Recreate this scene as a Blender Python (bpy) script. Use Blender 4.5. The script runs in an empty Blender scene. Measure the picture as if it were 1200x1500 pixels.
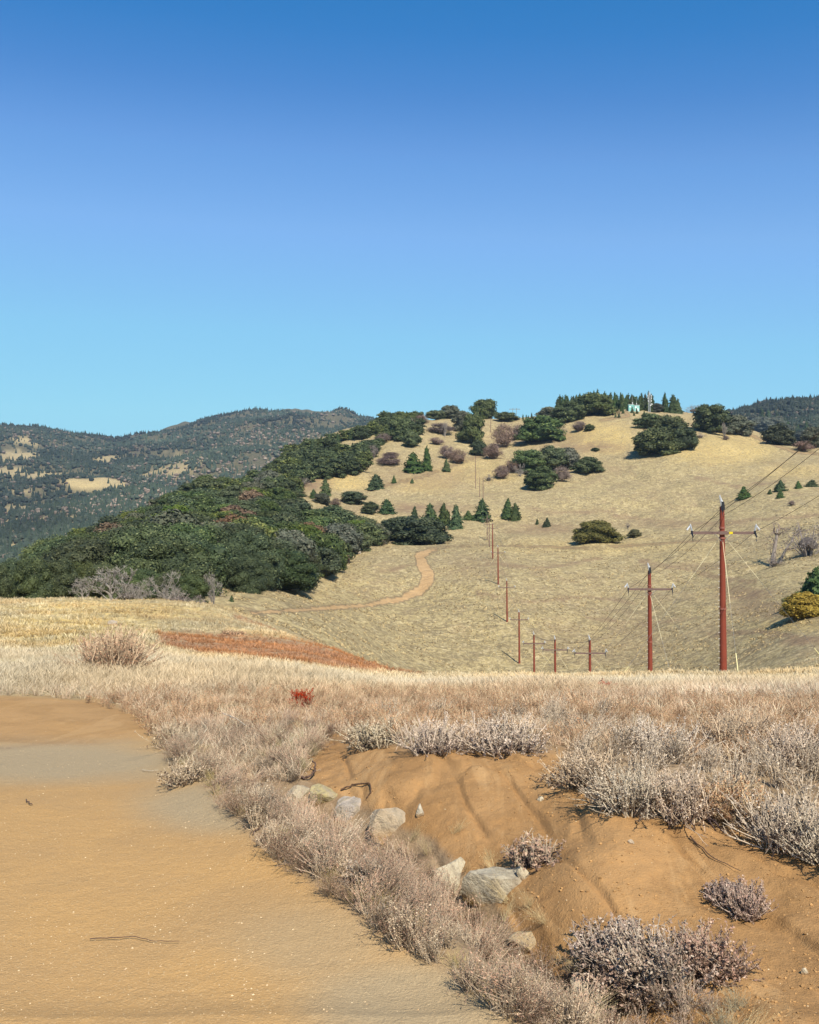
import bpy, math, random
import numpy as np
from mathutils import Vector, Matrix, noise as mnoise

scene = bpy.context.scene
COL = scene.collection
# ------------------------------------------------------------ camera, sky, sun, exposure
F = 1448.0; HOR = 720.0; ZC = 1.7          # focal length in photo pixels, horizon row, eye height
cam_d = bpy.data.cameras.new('camera'); cam = bpy.data.objects.new('camera', cam_d); COL.objects.link(cam)
cam.location = (0, 0, ZC); cam.rotation_euler = (math.radians(90), 0, 0)
cam_d.sensor_fit = 'HORIZONTAL'; cam_d.sensor_width = 36; cam_d.lens = F / 1200 * 36
cam_d.shift_y = -30 / 1200; cam_d.clip_start = 0.05; cam_d.clip_end = 30000
scene.camera = cam
SUN_EL = math.radians(49); SUN_AZ = math.radians(160)      # compass from +Y clockwise: behind the camera, to the right
w = bpy.data.worlds.new('World'); scene.world = w; w.use_nodes = True
nt = w.node_tree; nt.nodes.clear()
sky = nt.nodes.new('ShaderNodeTexSky'); sky.sky_type = 'NISHITA'; sky.sun_disc = False
sky.sun_elevation = SUN_EL; sky.sun_rotation = SUN_AZ
sky.altitude = 1300; sky.air_density = 1.15; sky.dust_density = 0.15; sky.ozone_density = 2.6
# the daylight sky, graded to the clear deep-to-turquoise blue of the day
pre = nt.nodes.new('ShaderNodeVectorMath'); pre.operation = 'SCALE'; pre.inputs['Scale'].default_value = 0.115
post = nt.nodes.new('ShaderNodeVectorMath'); post.operation = 'SCALE'; post.inputs['Scale'].default_value = 10.0
sep = nt.nodes.new('ShaderNodeSeparateColor'); cmb = nt.nodes.new('ShaderNodeCombineColor'); nt.links.new(pre.outputs[0], sep.inputs[0])
for ch, pts in ((0, ((0, 0), (.110, .008), (.136, .024), (.155, .048), (.183, .092), (.239, .145), (.36, .172), (.66, .222), (1, .24))),
                (1, ((0, 0), (.234, .142), (.268, .172), (.317, .238), (.395, .308), (.59, .408), (.89, .487), (1, .50))),
                (2, ((0, 0), (.424, .380), (.477, .430), (.541, .510), (.656, .590), (.857, .605), (1, .61)))):
    cr = nt.nodes.new('ShaderNodeValToRGB'); cr.color_ramp.interpolation = 'LINEAR'; el = cr.color_ramp.elements
    el[0].position = pts[0][0]; el[0].color = (0, 0, 0, 1); el[1].position = pts[-1][0]; el[1].color = (pts[-1][1],) * 3 + (1,)
    for p in pts[1:-1]: e = el.new(p[0]); e.color = (p[1],) * 3 + (1,)
    nt.links.new(sep.outputs[ch], cr.inputs[0]); nt.links.new(cr.outputs[0], cmb.inputs[ch])
bgn = nt.nodes.new('ShaderNodeBackground'); bgn.inputs['Strength'].default_value = 0.1
wo = nt.nodes.new('ShaderNodeOutputWorld')
nt.links.new(sky.outputs[0], pre.inputs[0]); nt.links.new(cmb.outputs[0], post.inputs[0]); nt.links.new(post.outputs[0], bgn.inputs[0]); nt.links.new(bgn.outputs[0], wo.inputs[0])
sd = bpy.data.lights.new('sun', 'SUN'); sun = bpy.data.objects.new('sun', sd); COL.objects.link(sun)
sd.energy = 4.8; sd.angle = math.radians(0.5); sd.color = (1.0, 0.93, 0.80)
sdir = Vector((math.sin(SUN_AZ) * math.cos(SUN_EL), math.cos(SUN_AZ) * math.cos(SUN_EL), math.sin(SUN_EL)))
sun.rotation_euler = sdir.to_track_quat('Z', 'Y').to_euler()
scene.render.engine = 'CYCLES'
scene.view_settings.view_transform = 'Standard'; scene.view_settings.look = 'None'
scene.view_settings.exposure = 0.6; scene.view_settings.gamma = 1.0
scene.cycles.max_bounces = 6; scene.cycles.diffuse_bounces = 3; scene.cycles.volume_bounces = 0
scene.cycles.transparent_max_bounces = 6

# ------------------------------------------------------------ helpers
R = np.random.default_rng(11)
rnd = random.Random(5)

def _hash(ix, iy, seed):
    h = (ix.astype(np.int64) * 374761393 + iy.astype(np.int64) * 668265263 + seed * 1442695041) & 0xffffffff
    h = ((h ^ (h >> 13)) * 1274126177) & 0xffffffff
    return ((h ^ (h >> 16)) & 0xffff) / 65535.0
def vnoise(x, y, seed=0):
    x = np.asarray(x, float); y = np.asarray(y, float)
    xi = np.floor(x); yi = np.floor(y); fx = x - xi; fy = y - yi
    fx = fx * fx * (3 - 2 * fx); fy = fy * fy * (3 - 2 * fy)
    a = _hash(xi, yi, seed); b = _hash(xi + 1, yi, seed); c = _hash(xi, yi + 1, seed); d = _hash(xi + 1, yi + 1, seed)
    return (a + (b - a) * fx) * (1 - fy) + (c + (d - c) * fx) * fy
def fbm(x, y, seed=0, o=4):
    s = 0; a = 1; t = 0
    for i in range(o):
        s = s + a * (vnoise(x, y, seed + i * 17) * 2 - 1); t += a; a *= .5; x = x * 2.03 + 5.1; y = y * 2.03 + 3.7
    return s / t
def sstep(a, b, x):
    t = np.clip((x - a) / (b - a), 0, 1); return t * t * (3 - 2 * t)
def pchip(x, y, xq):
    x = np.asarray(x, float); y = np.asarray(y, float); h = np.diff(x); d = np.diff(y) / h if y.ndim == 1 else np.diff(y, axis=0) / h[:, None]
    m = np.zeros_like(y); 
    w1 = 2 * h[1:] + h[:-1]; w2 = h[1:] + 2 * h[:-1]
    if y.ndim == 2: w1 = w1[:, None]; w2 = w2[:, None]
    same = d[:-1] * d[1:] > 0
    with np.errstate(divide='ignore', invalid='ignore'):
        hm = (w1 + w2) / (w1 / d[:-1] + w2 / d[1:])
    m[1:-1] = np.where(same, hm, 0); m[0] = d[0]; m[-1] = d[-1]
    xq = np.clip(xq, x[0], x[-1]); i = np.clip(np.searchsorted(x, xq) - 1, 0, len(x) - 2)
    t = (xq - x[i]) / h[i]; hh = h[i]
    if y.ndim == 2: t = t[:, None]; hh = hh[:, None]
    return ((2*t**3 - 3*t**2 + 1) * y[i] + (t**3 - 2*t**2 + t) * hh * m[i] + (-2*t**3 + 3*t**2) * y[i+1] + (t**3 - t**2) * hh * m[i+1])

def tag(o, label=None, cat=None, group=None, kind=None):
    if label: o['label'] = label
    if cat: o['category'] = cat
    if group: o['group'] = group
    if kind: o['kind'] = kind
    return o
def mesh_np(name, V, faces, mats, attrs=None, smooth=False, cols=None):
    """faces: list of int arrays (m,k)"""
    V = np.asarray(V, np.float32); me = bpy.data.meshes.new(name)
    me.vertices.add(len(V)); me.vertices.foreach_set('co', V.ravel())
    loops = np.concatenate([f.ravel() for f in faces]).astype(np.int32)
    tot = np.concatenate([np.full(len(f), f.shape[1]) for f in faces]); st = np.concatenate([[0], np.cumsum(tot)[:-1]])
    me.loops.add(len(loops)); me.loops.foreach_set('vertex_index', loops)
    me.polygons.add(len(tot)); me.polygons.foreach_set('loop_start', st.astype(np.int32))
    if cols is not None:
        a = me.color_attributes.new('Col', 'FLOAT_COLOR', 'POINT')
        c = np.ones((len(V), 4), np.float32); c[:, :3] = cols; a.data.foreach_set('color', c.ravel())
    for k, v in (attrs or {}).items():
        a = me.color_attributes.new(k, 'FLOAT_COLOR', 'POINT'); a.data.foreach_set('color', np.asarray(v, np.float32).ravel())
    me.update(calc_edges=True); me.polygons.foreach_set('use_smooth', np.full(len(tot), smooth))
    for m in (mats if isinstance(mats, (list, tuple)) else [mats]): me.materials.append(m)
    me.validate(); return me
class MB:
    """gathers vertices, faces and vertex colours of one mesh"""
    def __init__(s): s.V = []; s.F = []; s.C = []; s.n = 0
    def add(s, V, F, col=(.5, .5, .5)):
        V = np.asarray(V, float)
        if len(V) == 0: return
        F = np.asarray(F); c = np.asarray(col, float)
        if c.ndim == 1: c = np.tile(c, (len(V), 1))
        s.V.append(V); s.F.append(F + s.n); s.C.append(c); s.n += len(V)
    def mesh(s, name, mat, smooth=False):
        fs = {}
        for f in s.F: fs.setdefault(f.shape[1], []).append(f)
        return mesh_np(name, np.concatenate(s.V), [np.concatenate(v) for v in fs.values()], mat, smooth=smooth, cols=np.concatenate(s.C))
    def build(s, name, mat, parent=None, smooth=False):
        o = bpy.data.objects.new(name, s.mesh(name, mat, smooth)); COL.objects.link(o)
        if parent is not None: o.parent = parent
        return o
def empty(name, loc=(0, 0, 0), rz=0):
    o = bpy.data.objects.new(name, None); o.empty_display_size = .2; o.location = loc; o.rotation_euler = (0, 0, rz); COL.objects.link(o); return o
def copy_tree(o, parent=None):
    c = o.copy(); COL.objects.link(c)
    if parent is not None: c.parent = parent
    for ch in o.children: copy_tree(ch, c)
    return c
def tube(mb, pts, rad, col, sides=4, cap=True):
    pts = np.asarray(pts, float); n = len(pts); rad = np.broadcast_to(np.asarray(rad, float), (n,))
    d = np.gradient(pts, axis=0); d /= np.linalg.norm(d, axis=1)[:, None] + 1e-9
    ref = np.array([0.31, .17, .93]) if abs(d[0, 2]) < .8 else np.array([1., .1, 0])
    a = np.cross(d, ref); a /= np.linalg.norm(a, axis=1)[:, None] + 1e-9; b = np.cross(d, a)
    th = np.arange(sides) / sides * 2 * np.pi
    V = (pts[:, None] + rad[:, None, None] * (np.cos(th)[None, :, None] * a[:, None] + np.sin(th)[None, :, None] * b[:, None])).reshape(-1, 3)
    i = np.arange(n - 1)[:, None] * sides; j = np.arange(sides)[None]; k = (j + 1) % sides
    Fq = np.stack([i + j, i + k, i + sides + k, i + sides + j], -1).reshape(-1, 4)
    c = np.asarray(col, float)
    if c.ndim == 2 and len(c) == n: c = np.repeat(c, sides, axis=0)
    mb.add(V, Fq, c)
    if cap and sides == 4 :
        mb.add(V[-4:], [[0, 1, 2, 3]], c if c.ndim == 1 else c[-4:]); mb.add(V[:4], [[3, 2, 1, 0]], c if c.ndim == 1 else c[:4])
    elif cap:
        for ring, rev in ((V[-sides:], 0), (V[:sides], 1)):
            cc = ring.mean(0)[None]; q = [[(x), (x + 1) % sides, sides] if not rev else [(x + 1) % sides, x, sides] for x in range(sides)]
            mb.add(np.concatenate([ring, cc]), q, c if c.ndim == 1 else c[0])
def box(mb, c, s, col, rot=None):
    V = np.array([[x, y, z] for x in (-.5, .5) for y in (-.5, .5) for z in (-.5, .5)]) * np.asarray(s)
    if rot is not None: V = V @ np.array(rot).T
    mb.add(V + np.asarray(c), [[0, 1, 3, 2], [4, 6, 7, 5], [0, 4, 5, 1], [2, 3, 7, 6], [0, 2, 6, 4], [1, 5, 7, 3]], col)
def ico(sub=1):
    import bmesh
    bm = bmesh.new(); bmesh.ops.create_icosphere(bm, subdivisions=sub, radius=1); bm.verts.ensure_lookup_table()
    V = np.array([v.co[:] for v in bm.verts]); Fc = np.array([[v.index for v in f.verts] for f in bm.faces]); bm.free(); return V, Fc
ICO = {k: ico(k) for k in (1, 2, 3, 4)}
def cards(mb, P, N, size, col, rng, aspect=1.0, up=None):
    """leaf-sized quads at P facing N"""
    n = len(P); N = N / (np.linalg.norm(N, axis=1)[:, None] + 1e-9)
    t = rng.normal(size=(n, 3)) if up is None else up + rng.normal(size=(n, 3)) * .35
    a = np.cross(N, t); a /= np.linalg.norm(a, axis=1)[:, None] + 1e-9; b = np.cross(N, a)
    s = (np.broadcast_to(size, (n,)))[:, None]
    V = np.stack([P - a * s * .5 * aspect, P - b * s * .5, P + a * s * .5 * aspect, P + b * s * .5], 1).reshape(-1, 3)
    c = np.asarray(col, float); c = np.tile(c, (n, 1)) if c.ndim == 1 else c
    mb.add(V, np.arange(4 * n).reshape(n, 4), np.repeat(c, 4, axis=0))

# ------------------------------------------------------------ materials
def mat_new(name):
    m = bpy.data.materials.new(name); m.use_nodes = True; n = m.node_tree; n.nodes.clear()
    out = n.nodes.new('ShaderNodeOutputMaterial'); b = n.nodes.new('ShaderNodeBsdfPrincipled'); n.links.new(b.outputs[0], out.inputs['Surface'])
    return m, n, b
class G:
    """tiny node-graph writer"""
    def __init__(s, n): s.n = n
    def node(s, t, **k):
        x = s.n.nodes.new(t)
        for a, v in k.items(): setattr(x, a, v)
        return x
    def put(s, sock, v):
        if hasattr(v, 'links') or hasattr(v, 'is_linked'): s.n.links.new(v, sock)
        elif isinstance(v, (tuple, list)) and len(v) == 3 and sock.type == 'RGBA': sock.default_value = (*v, 1)
        else: sock.default_value = v
    def math(s, op, a, b=0.5, clamp=False):
        x = s.node('ShaderNodeMath', operation=op); x.use_clamp = clamp; s.put(x.inputs[0], a); s.put(x.inputs[1], b); return x.outputs[0]
    def mix(s, f, a, b, mode='MIX'):
        x = s.node('ShaderNodeMix', data_type='RGBA', blend_type=mode); s.put(x.inputs[0], f); s.put(x.inputs[6], a); s.put(x.inputs[7], b); return x.outputs[2]
    def noise(s, vec, scale, detail=4, rough=.55, dist=0.):
        x = s.node('ShaderNodeTexNoise'); s.put(x.inputs['Vector'], vec); x.inputs['Scale'].default_value = scale
        x.inputs['Detail'].default_value = detail; x.inputs['Roughness'].default_value = rough; x.inputs['Distortion'].default_value = dist; return x.outputs[0]
    def ramp(s, v, lo, hi):
        x = s.node('ShaderNodeMapRange'); x.interpolation_type = 'SMOOTHSTEP'; s.put(x.inputs[0], v); x.inputs[1].default_value = lo; x.inputs[2].default_value = hi; return x.outputs[0]
def scl(g, vec, v):
    x = g.node('ShaderNodeMapping'); g.put(x.inputs[0], vec); x.inputs['Scale'].default_value = v; return x.outputs[0]

def veg_mat(name, var=.25, rough=.75, hue=.02, gain=1.0, trans=0.0):
    m, n, b = mat_new(name); g = G(n)
    at = g.node('ShaderNodeAttribute', attribute_name='Col'); oi = g.node('ShaderNodeObjectInfo')
    tc = g.node('ShaderNodeTexCoord')
    h = g.node('ShaderNodeHueSaturation'); g.put(h.inputs['Color'], at.outputs['Color'])
    r = oi.outputs['Random']
    g.put(h.inputs['Value'], g.math('ADD', g.math('MULTIPLY', r, 2 * var), (1 - var) * gain))
    r2 = g.math('FRACT', g.math('MULTIPLY', r, 7.31))
    g.put(h.inputs['Hue'], g.math('ADD', g.math('MULTIPLY', r2, 2 * hue), .5 - hue))
    g.put(h.inputs['Saturation'], g.math('ADD', g.math('MULTIPLY', g.math('FRACT', g.math('MULTIPLY', r, 13.7)), .35), .82))
    g.put(b.inputs['Base Color'], h.outputs[0]); b.inputs['Roughness'].default_value = rough; b.inputs['Specular IOR Level'].default_value = .25
    return m
def plain_mat(name, rough=.7, metal=0., noise=.25, scale=6., bump=0.):
    m, n, b = mat_new(name); g = G(n); at = g.node('ShaderNodeAttribute', attribute_name='Col'); tc = g.node('ShaderNodeTexCoord')
    nz = g.noise(tc.outputs['Object'], scale, 5)
    v = g.math('ADD', g.math('MULTIPLY', nz, 2 * noise), 1 - noise)
    mx = g.node('ShaderNodeVectorMath', operation='SCALE'); g.put(mx.inputs[0], at.outputs['Color']); g.put(mx.inputs['Scale'], v)
    g.put(b.inputs['Base Color'], mx.outputs[0]); b.inputs['Roughness'].default_value = rough; b.inputs['Metallic'].default_value = metal
    b.inputs['Specular IOR Level'].default_value = .3
    if bump:
        bp = g.node('ShaderNodeBump'); bp.inputs['Distance'].default_value = bump; g.put(bp.inputs['Height'], g.noise(tc.outputs['Object'], scale * 3, 6)); g.put(b.inputs['Normal'], bp.outputs[0])
    return m
M_LEAF = veg_mat('evergreen_foliage', .34, .7, .022)
M_BROWN = veg_mat('bare_twigs', .15, .85, .01)
M_WOOD = plain_mat('weathered_wood', .85, 0, .3, 8, .01)
M_GRASS = veg_mat('dry_grass', .0, .8, .0)
M_BRUSH = veg_mat('dry_brush', .12, .85, .01)
M_METAL = plain_mat('galvanised_metal', .45, .3, .15, 4)
M_RUST = plain_mat('weathering_steel', .6, .0, .35, 1.3, .004)
M_PAINT = plain_mat('painted_metal', .5, 0, .1, 3)
M_WIRE = plain_mat('conductor', .5, .2, .1, 3)

# ------------------------------------------------------------ terrain
PROF = {
 -600: [(3.2,1497),(4,1350),(5,1240),(6.5,1152),(9,1083),(12,1015),(18,975),(30,940),(50,905),(75,880),(110,865),(140,870),(180,860),(250,850),(400,870),(700,900),(1000,880),(1400,800),(2000,720),(2800,660),(3600,622),(4500,640),(7000,700)],
 0: [(3.2,1497),(4,1350),(5,1240),(6.5,1152),(9,1083),(12,1020),(18,985),(30,952),(50,920),(75,895),(110,876),(130,885),(160,882),(250,890),(400,930),(700,950),(1000,920),(1400,830),(2000,740),(2800,670),(3600,629),(4500,640),(7000,700)],
 150: [(3.2,1497),(4,1350),(5,1240),(6.5,1152),(9,1083),(12,1030),(18,990),(30,955),(50,925),(75,898),(110,878),(130,885),(160,880),(250,845),(330,810),(400,792),(500,850),(700,930),(1000,920),(1400,820),(2000,735),(2800,676),(3600,648),(4500,658),(7000,700)],
 300: [(3.2,1495),(4,1345),(5,1235),(6.5,1148),(9,1075),(12,1032),(18,995),(30,962),(50,935),(75,908),(110,884),(130,888),(160,880),(220,850),(300,810),(400,765),(520,722),(620,740),(800,840),(1100,900),(1500,800),(2000,730),(2800,665),(3600,626),(4500,622),(7000,700)],
 450: [(3.2,1495),(4,1340),(5,1228),(6.5,1138),(7.5,1095),(9,1068),(12,1035),(18,1002),(30,972),(50,950),(72,938),(100,950),(130,945),(160,920),(200,893),(250,870),(300,846),(360,812),(430,775),(520,735),(620,700),(760,655),(850,642),(1000,700),(1300,780),(1800,720),(2800,650),(3800,610),(4500,608),(7000,700)],
 600: [(3.2,1500),(4,1345),(4.6,1287),(5.2,1232),(6.4,1103),(7.5,1075),(9,1058),(12,1035),(18,1014),(30,1001),(50,992),(70,995),(100,1010),(134,1025),(168,1010),(200,985),(235,950),(271,915),(316,870),(370,815),(400,799),(430,800),(480,770),(540,735),(600,712),(700,665),(800,625),(860,610),(950,625),(1200,720),(1800,700),(3000,640),(4500,635),(7000,700)],
 750: [(3.2,1500),(4,1365),(4.7,1290),(6.2,1100),(7.5,1072),(9,1055),(12,1032),(18,1013),(30,1000),(50,993),(65,1007),(93,1030),(134,1060),(168,1047),(200,1024),(235,970),(271,913),(316,856),(370,816),(410,797),(450,783),(500,760),(543,735),(600,708),(700,670),(800,635),(850,614),(950,615),(1200,700),(1800,700),(3000,650),(7000,700)],
 900: [(3.2,1500),(3.8,1390),(4.9,1195),(6,1125),(7.5,1080),(9,1055),(12,1030),(18,1012),(30,999),(50,993),(65,1010),(93,1028),(134,1055),(168,1045),(200,1010),(235,965),(271,920),(316,872),(370,820),(410,797),(450,778),(520,735),(600,695),(700,645),(780,615),(850,598),(950,605),(1200,700),(1800,700),(3000,680),(7000,700)],
 1050: [(3.2,1500),(3.8,1390),(4.4,1290),(5.0,1200),(6,1130),(7.5,1085),(9,1058),(12,1032),(18,1013),(30,1000),(50,992),(65,1012),(93,1022),(134,1020),(168,990),(200,960),(235,920),(271,885),(316,845),(370,803),(430,765),(520,720),(600,680),(700,640),(780,618),(830,607),(950,620),(1200,700),(1800,660),(2400,625),(3500,660),(7000,700)],
 1200: [(3.2,1500),(4,1340),(4.5,1255),(5,1200),(6,1130),(7.5,1085),(9,1055),(12,1030),(18,1012),(30,997),(50,990),(65,993),(93,985),(134,955),(168,925),(200,895),(250,855),(316,800),(370,770),(430,735),(500,705),(600,672),(700,654),(760,652),(850,680),(1100,690),(1500,650),(2200,602),(2500,592),(3500,640),(7000,700)],
 1900: [(3.2,1480),(4,1320),(5,1180),(7.5,1075),(12,1010),(30,960),(50,940),(93,930),(134,900),(200,850),(316,780),(430,720),(600,665),(760,640),(850,660),(1100,660),(1500,620),(2200,570),(2500,560),(3500,620),(7000,700)],
}
PXC = np.array(sorted(PROF), float)
LG = np.linspace(math.log(3.2), math.log(7000), 700)
_tab = []
for c in sorted(PROF):
    q = np.array(PROF[c], float); _tab.append(pchip(np.log(q[:, 0]), q[:, 1], LG))
_tab = np.array(_tab)                                   # columns x L
PXG = np.linspace(-600, 1900, 501)
TAB = pchip(PXC, _tab, PXG)                             # py on a (px, L) grid
def blur(A, sig, ax):
    k = np.exp(-.5 * (np.arange(-3 * sig, 3 * sig + 1) / sig) ** 2); k /= k.sum()
    pad = [(0, 0), (0, 0)]; pad[ax] = (3 * sig, 3 * sig); B = np.pad(A, pad, mode='edge'); o = 0
    for i, kk in enumerate(k): o = o + kk * (B[i:i + A.shape[0]] if ax == 0 else B[:, i:i + A.shape[1]])
    return o
TAB = blur(blur(TAB, 6, 0), 3, 1)
# ditch between the road verge and the cut bank, in metres on the ground
def W(px, py, Y=None, z=-1.75):
    Y = F * (-z) / (py - HOR) if Y is None else Y
    return ((px - 600) / F * Y, Y)
DITCH = [W(455, 1150), W(540, 1195), W(620, 1240), W(700, 1310), W(790, 1380), W(880, 1450), W(980, 1540)]
BERM = [W(250, 1110, 7.6), W(330, 1180, 5.7), W(430, 1230, 4.95), W(540, 1310, 4.3), W(640, 1380, 3.85), W(740, 1450, 3.5), W(840, 1530, 3.15)]
def polydist(X, Y, pts):
    best = np.full(np.shape(X), 1e9)
    for (x0, y0), (x1, y1) in zip(pts[:-1], pts[1:]):
        dx, dy = x1 - x0, y1 - y0; t = np.clip(((X - x0) * dx + (Y - y0) * dy) / (dx * dx + dy * dy + 1e-12), 0, 1)
        best = np.minimum(best, np.hypot(X - x0 - t * dx, Y - y0 - t * dy))
    return best
def ground(X, Y):
    """world height of the ground"""
    X = np.asarray(X, float); Y = np.asarray(Y, float)
    r = np.hypot(X, Y) + 1e-6; th = np.arctan2(X, Y); thc = np.clip(th, -.70, .72)
    rear = sstep(1.6, 3.1416, np.abs(th)); thc = thc * (1 - rear)
    px = 600 + F * np.tan(thc); Yq = r * np.cos(thc); ok = np.abs(th) < .70; Yq = np.where(ok, Y, Yq)
    L = np.log(np.maximum(Yq, 3.2)); u = np.clip((px + 600) / 5.0, 0, 499.999); v = np.clip((L - LG[0]) / (LG[1] - LG[0]), 0, 698.999)
    i = u.astype(int); j = v.astype(int); fu = u - i; fv = v - j
    py = (TAB[i, j] * (1 - fu) + TAB[i + 1, j] * fu) * (1 - fv) + (TAB[i, j + 1] * (1 - fu) + TAB[i + 1, j + 1] * fu) * fv
    z = (HOR - py) / F * np.maximum(Yq, 3.2)
    # rear ground rises gently instead of plunging
    back = sstep(1.3, 2.6, np.abs(th)) * sstep(6, 60, r)
    z = z * (1 - back) + (-1.7 + 0.02 * r) * back
    D = np.maximum(r, 1)
    z = z + fbm(X / 60, Y / 60, 3, 3) * np.clip((D - 120) / 400, 0, 1) * 3.0
    z = z + fbm(X / 260, Y / 260, 9, 4) * np.clip((D - 1100) / 800, 0, 1) * 60
    z = z + fbm(X / 14, Y / 14, 5, 3) * np.clip((D - 12) / 90, 0, 1) * .9
    z = z - np.clip(1 - np.abs(fbm(X / 60 + 3, Y / 90, 13, 3)) * 4.5, 0, 1) * np.clip((D - 180) / 200, 0, 1) * np.clip((1100 - D) / 300, 0, 1) * 1.9
    z = z + fbm(X / 2.2, Y / 2.2, 7, 3) * np.clip((D - 9) / 40, 0, 1) * .16
    near = sstep(16, 8, D)
    if np.any(near > 0):
        dd = polydist(X, Y, DITCH); z = z - .25 * np.exp(-(dd / .24) ** 2) * near
        db = polydist(X, Y, BERM); z = z + .07 * np.exp(-(db / .22) ** 2) * near
        rough = sstep(-.05, .3, X - np.interp(Y, [b[1] for b in BERM[::-1]], [b[0] for b in BERM[::-1]])) * near
        z = z + fbm(X / .5, Y / .5, 21, 5) * .042 * near * np.clip(rough + .06, 0, 1)
        z = z + fbm(X / 1.6, Y / 1.6, 23, 3) * .05 * near * np.clip(rough + .25, 0, 1)
        z = z + fbm(X / .12, Y / .12, 25, 4) * .012 * near * np.clip(rough * .6 + .2, 0, 1)
        # small rills running down the cut bank
        z = z - .024 * np.clip(1 - np.abs(fbm(X / .28 + Y * .6, Y / 1.1, 31, 3)) * 6, 0, 1) * near * rough
    return z + ZC
def proj(X, Y, Z): return 600 + F * X / Y, HOR - F * (Z - ZC) / Y
def at(px, py, y0=20., y1=5000.):
    """first ground point seen at photo pixel (px, py) beyond depth y0"""
    Ys = np.exp(np.linspace(math.log(y0), math.log(y1), 900)); X = (px - 600) / F * Ys; Z = ground(X, Ys)
    q = HOR - F * (Z - ZC) / Ys; k = np.nonzero(q <= py)[0]
    i = k[0] if len(k) else int(np.argmin(q))
    return float(X[i]), float(Ys[i]), float(Z[i])

def sdist(px, py, poly):
    """signed distance in polygon space, positive inside"""
    P = np.array(poly, float); d = np.full(px.shape, 1e9); ins = np.zeros(px.shape, bool)
    for (x0, y0), (x1, y1) in zip(P, np.roll(P, -1, 0)):
        dx, dy = x1 - x0, y1 - y0; t = np.clip(((px - x0) * dx + (py - y0) * dy) / (dx * dx + dy * dy + 1e-9), 0, 1)
        d = np.minimum(d, np.hypot(px - x0 - t * dx, py - y0 - t * dy))
        if y0 != y1: ins ^= ((y0 > py) != (y1 > py)) & (px < (x1 - x0) * (py - y0) / (y1 - y0) + x0)
    return np.where(ins, d, -d)
POLY_ROAD = [(-900, 1088), (0, 1088), (120, 1085), (222, 1072), (262, 1120), (330, 1178), (400, 1245), (520, 1335), (600, 1390), (720, 1470), (800, 1520), (900, 1640), (1100, 2200), (-2200, 2200), (-2200, 1088)]
POLY_DIRTL = [(-900, 1015), (60, 1020), (140, 1026), (200, 1046), (232, 1072), (150, 1092), (-900, 1095)]
POLY_BANK = [(478, 1072), (560, 1092), (700, 1098), (820, 1100), (840, 1140), (900, 1195), (1000, 1200), (1090, 1215), (1200, 1262), (1500, 1300), (2600, 1400), (2600, 2300), (1150, 2300), (880, 1540), (800, 1440), (770, 1390), (720, 1310), (640, 1240), (560, 1190), (500, 1165), (440, 1140)]
POLY_RED = [(228, 928), (330, 929), (430, 936), (520, 952), (570, 968), (625, 987), (560, 986), (470, 977), (380, 970), (290, 962), (240, 950)]
TRAIL = [(760, 800), (700, 799), (650, 801), (628, 805), (615, 813), (618, 826), (627, 840), (627, 852), (614, 867), (588, 878), (535, 887), (450, 893), (370, 898)]

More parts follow.
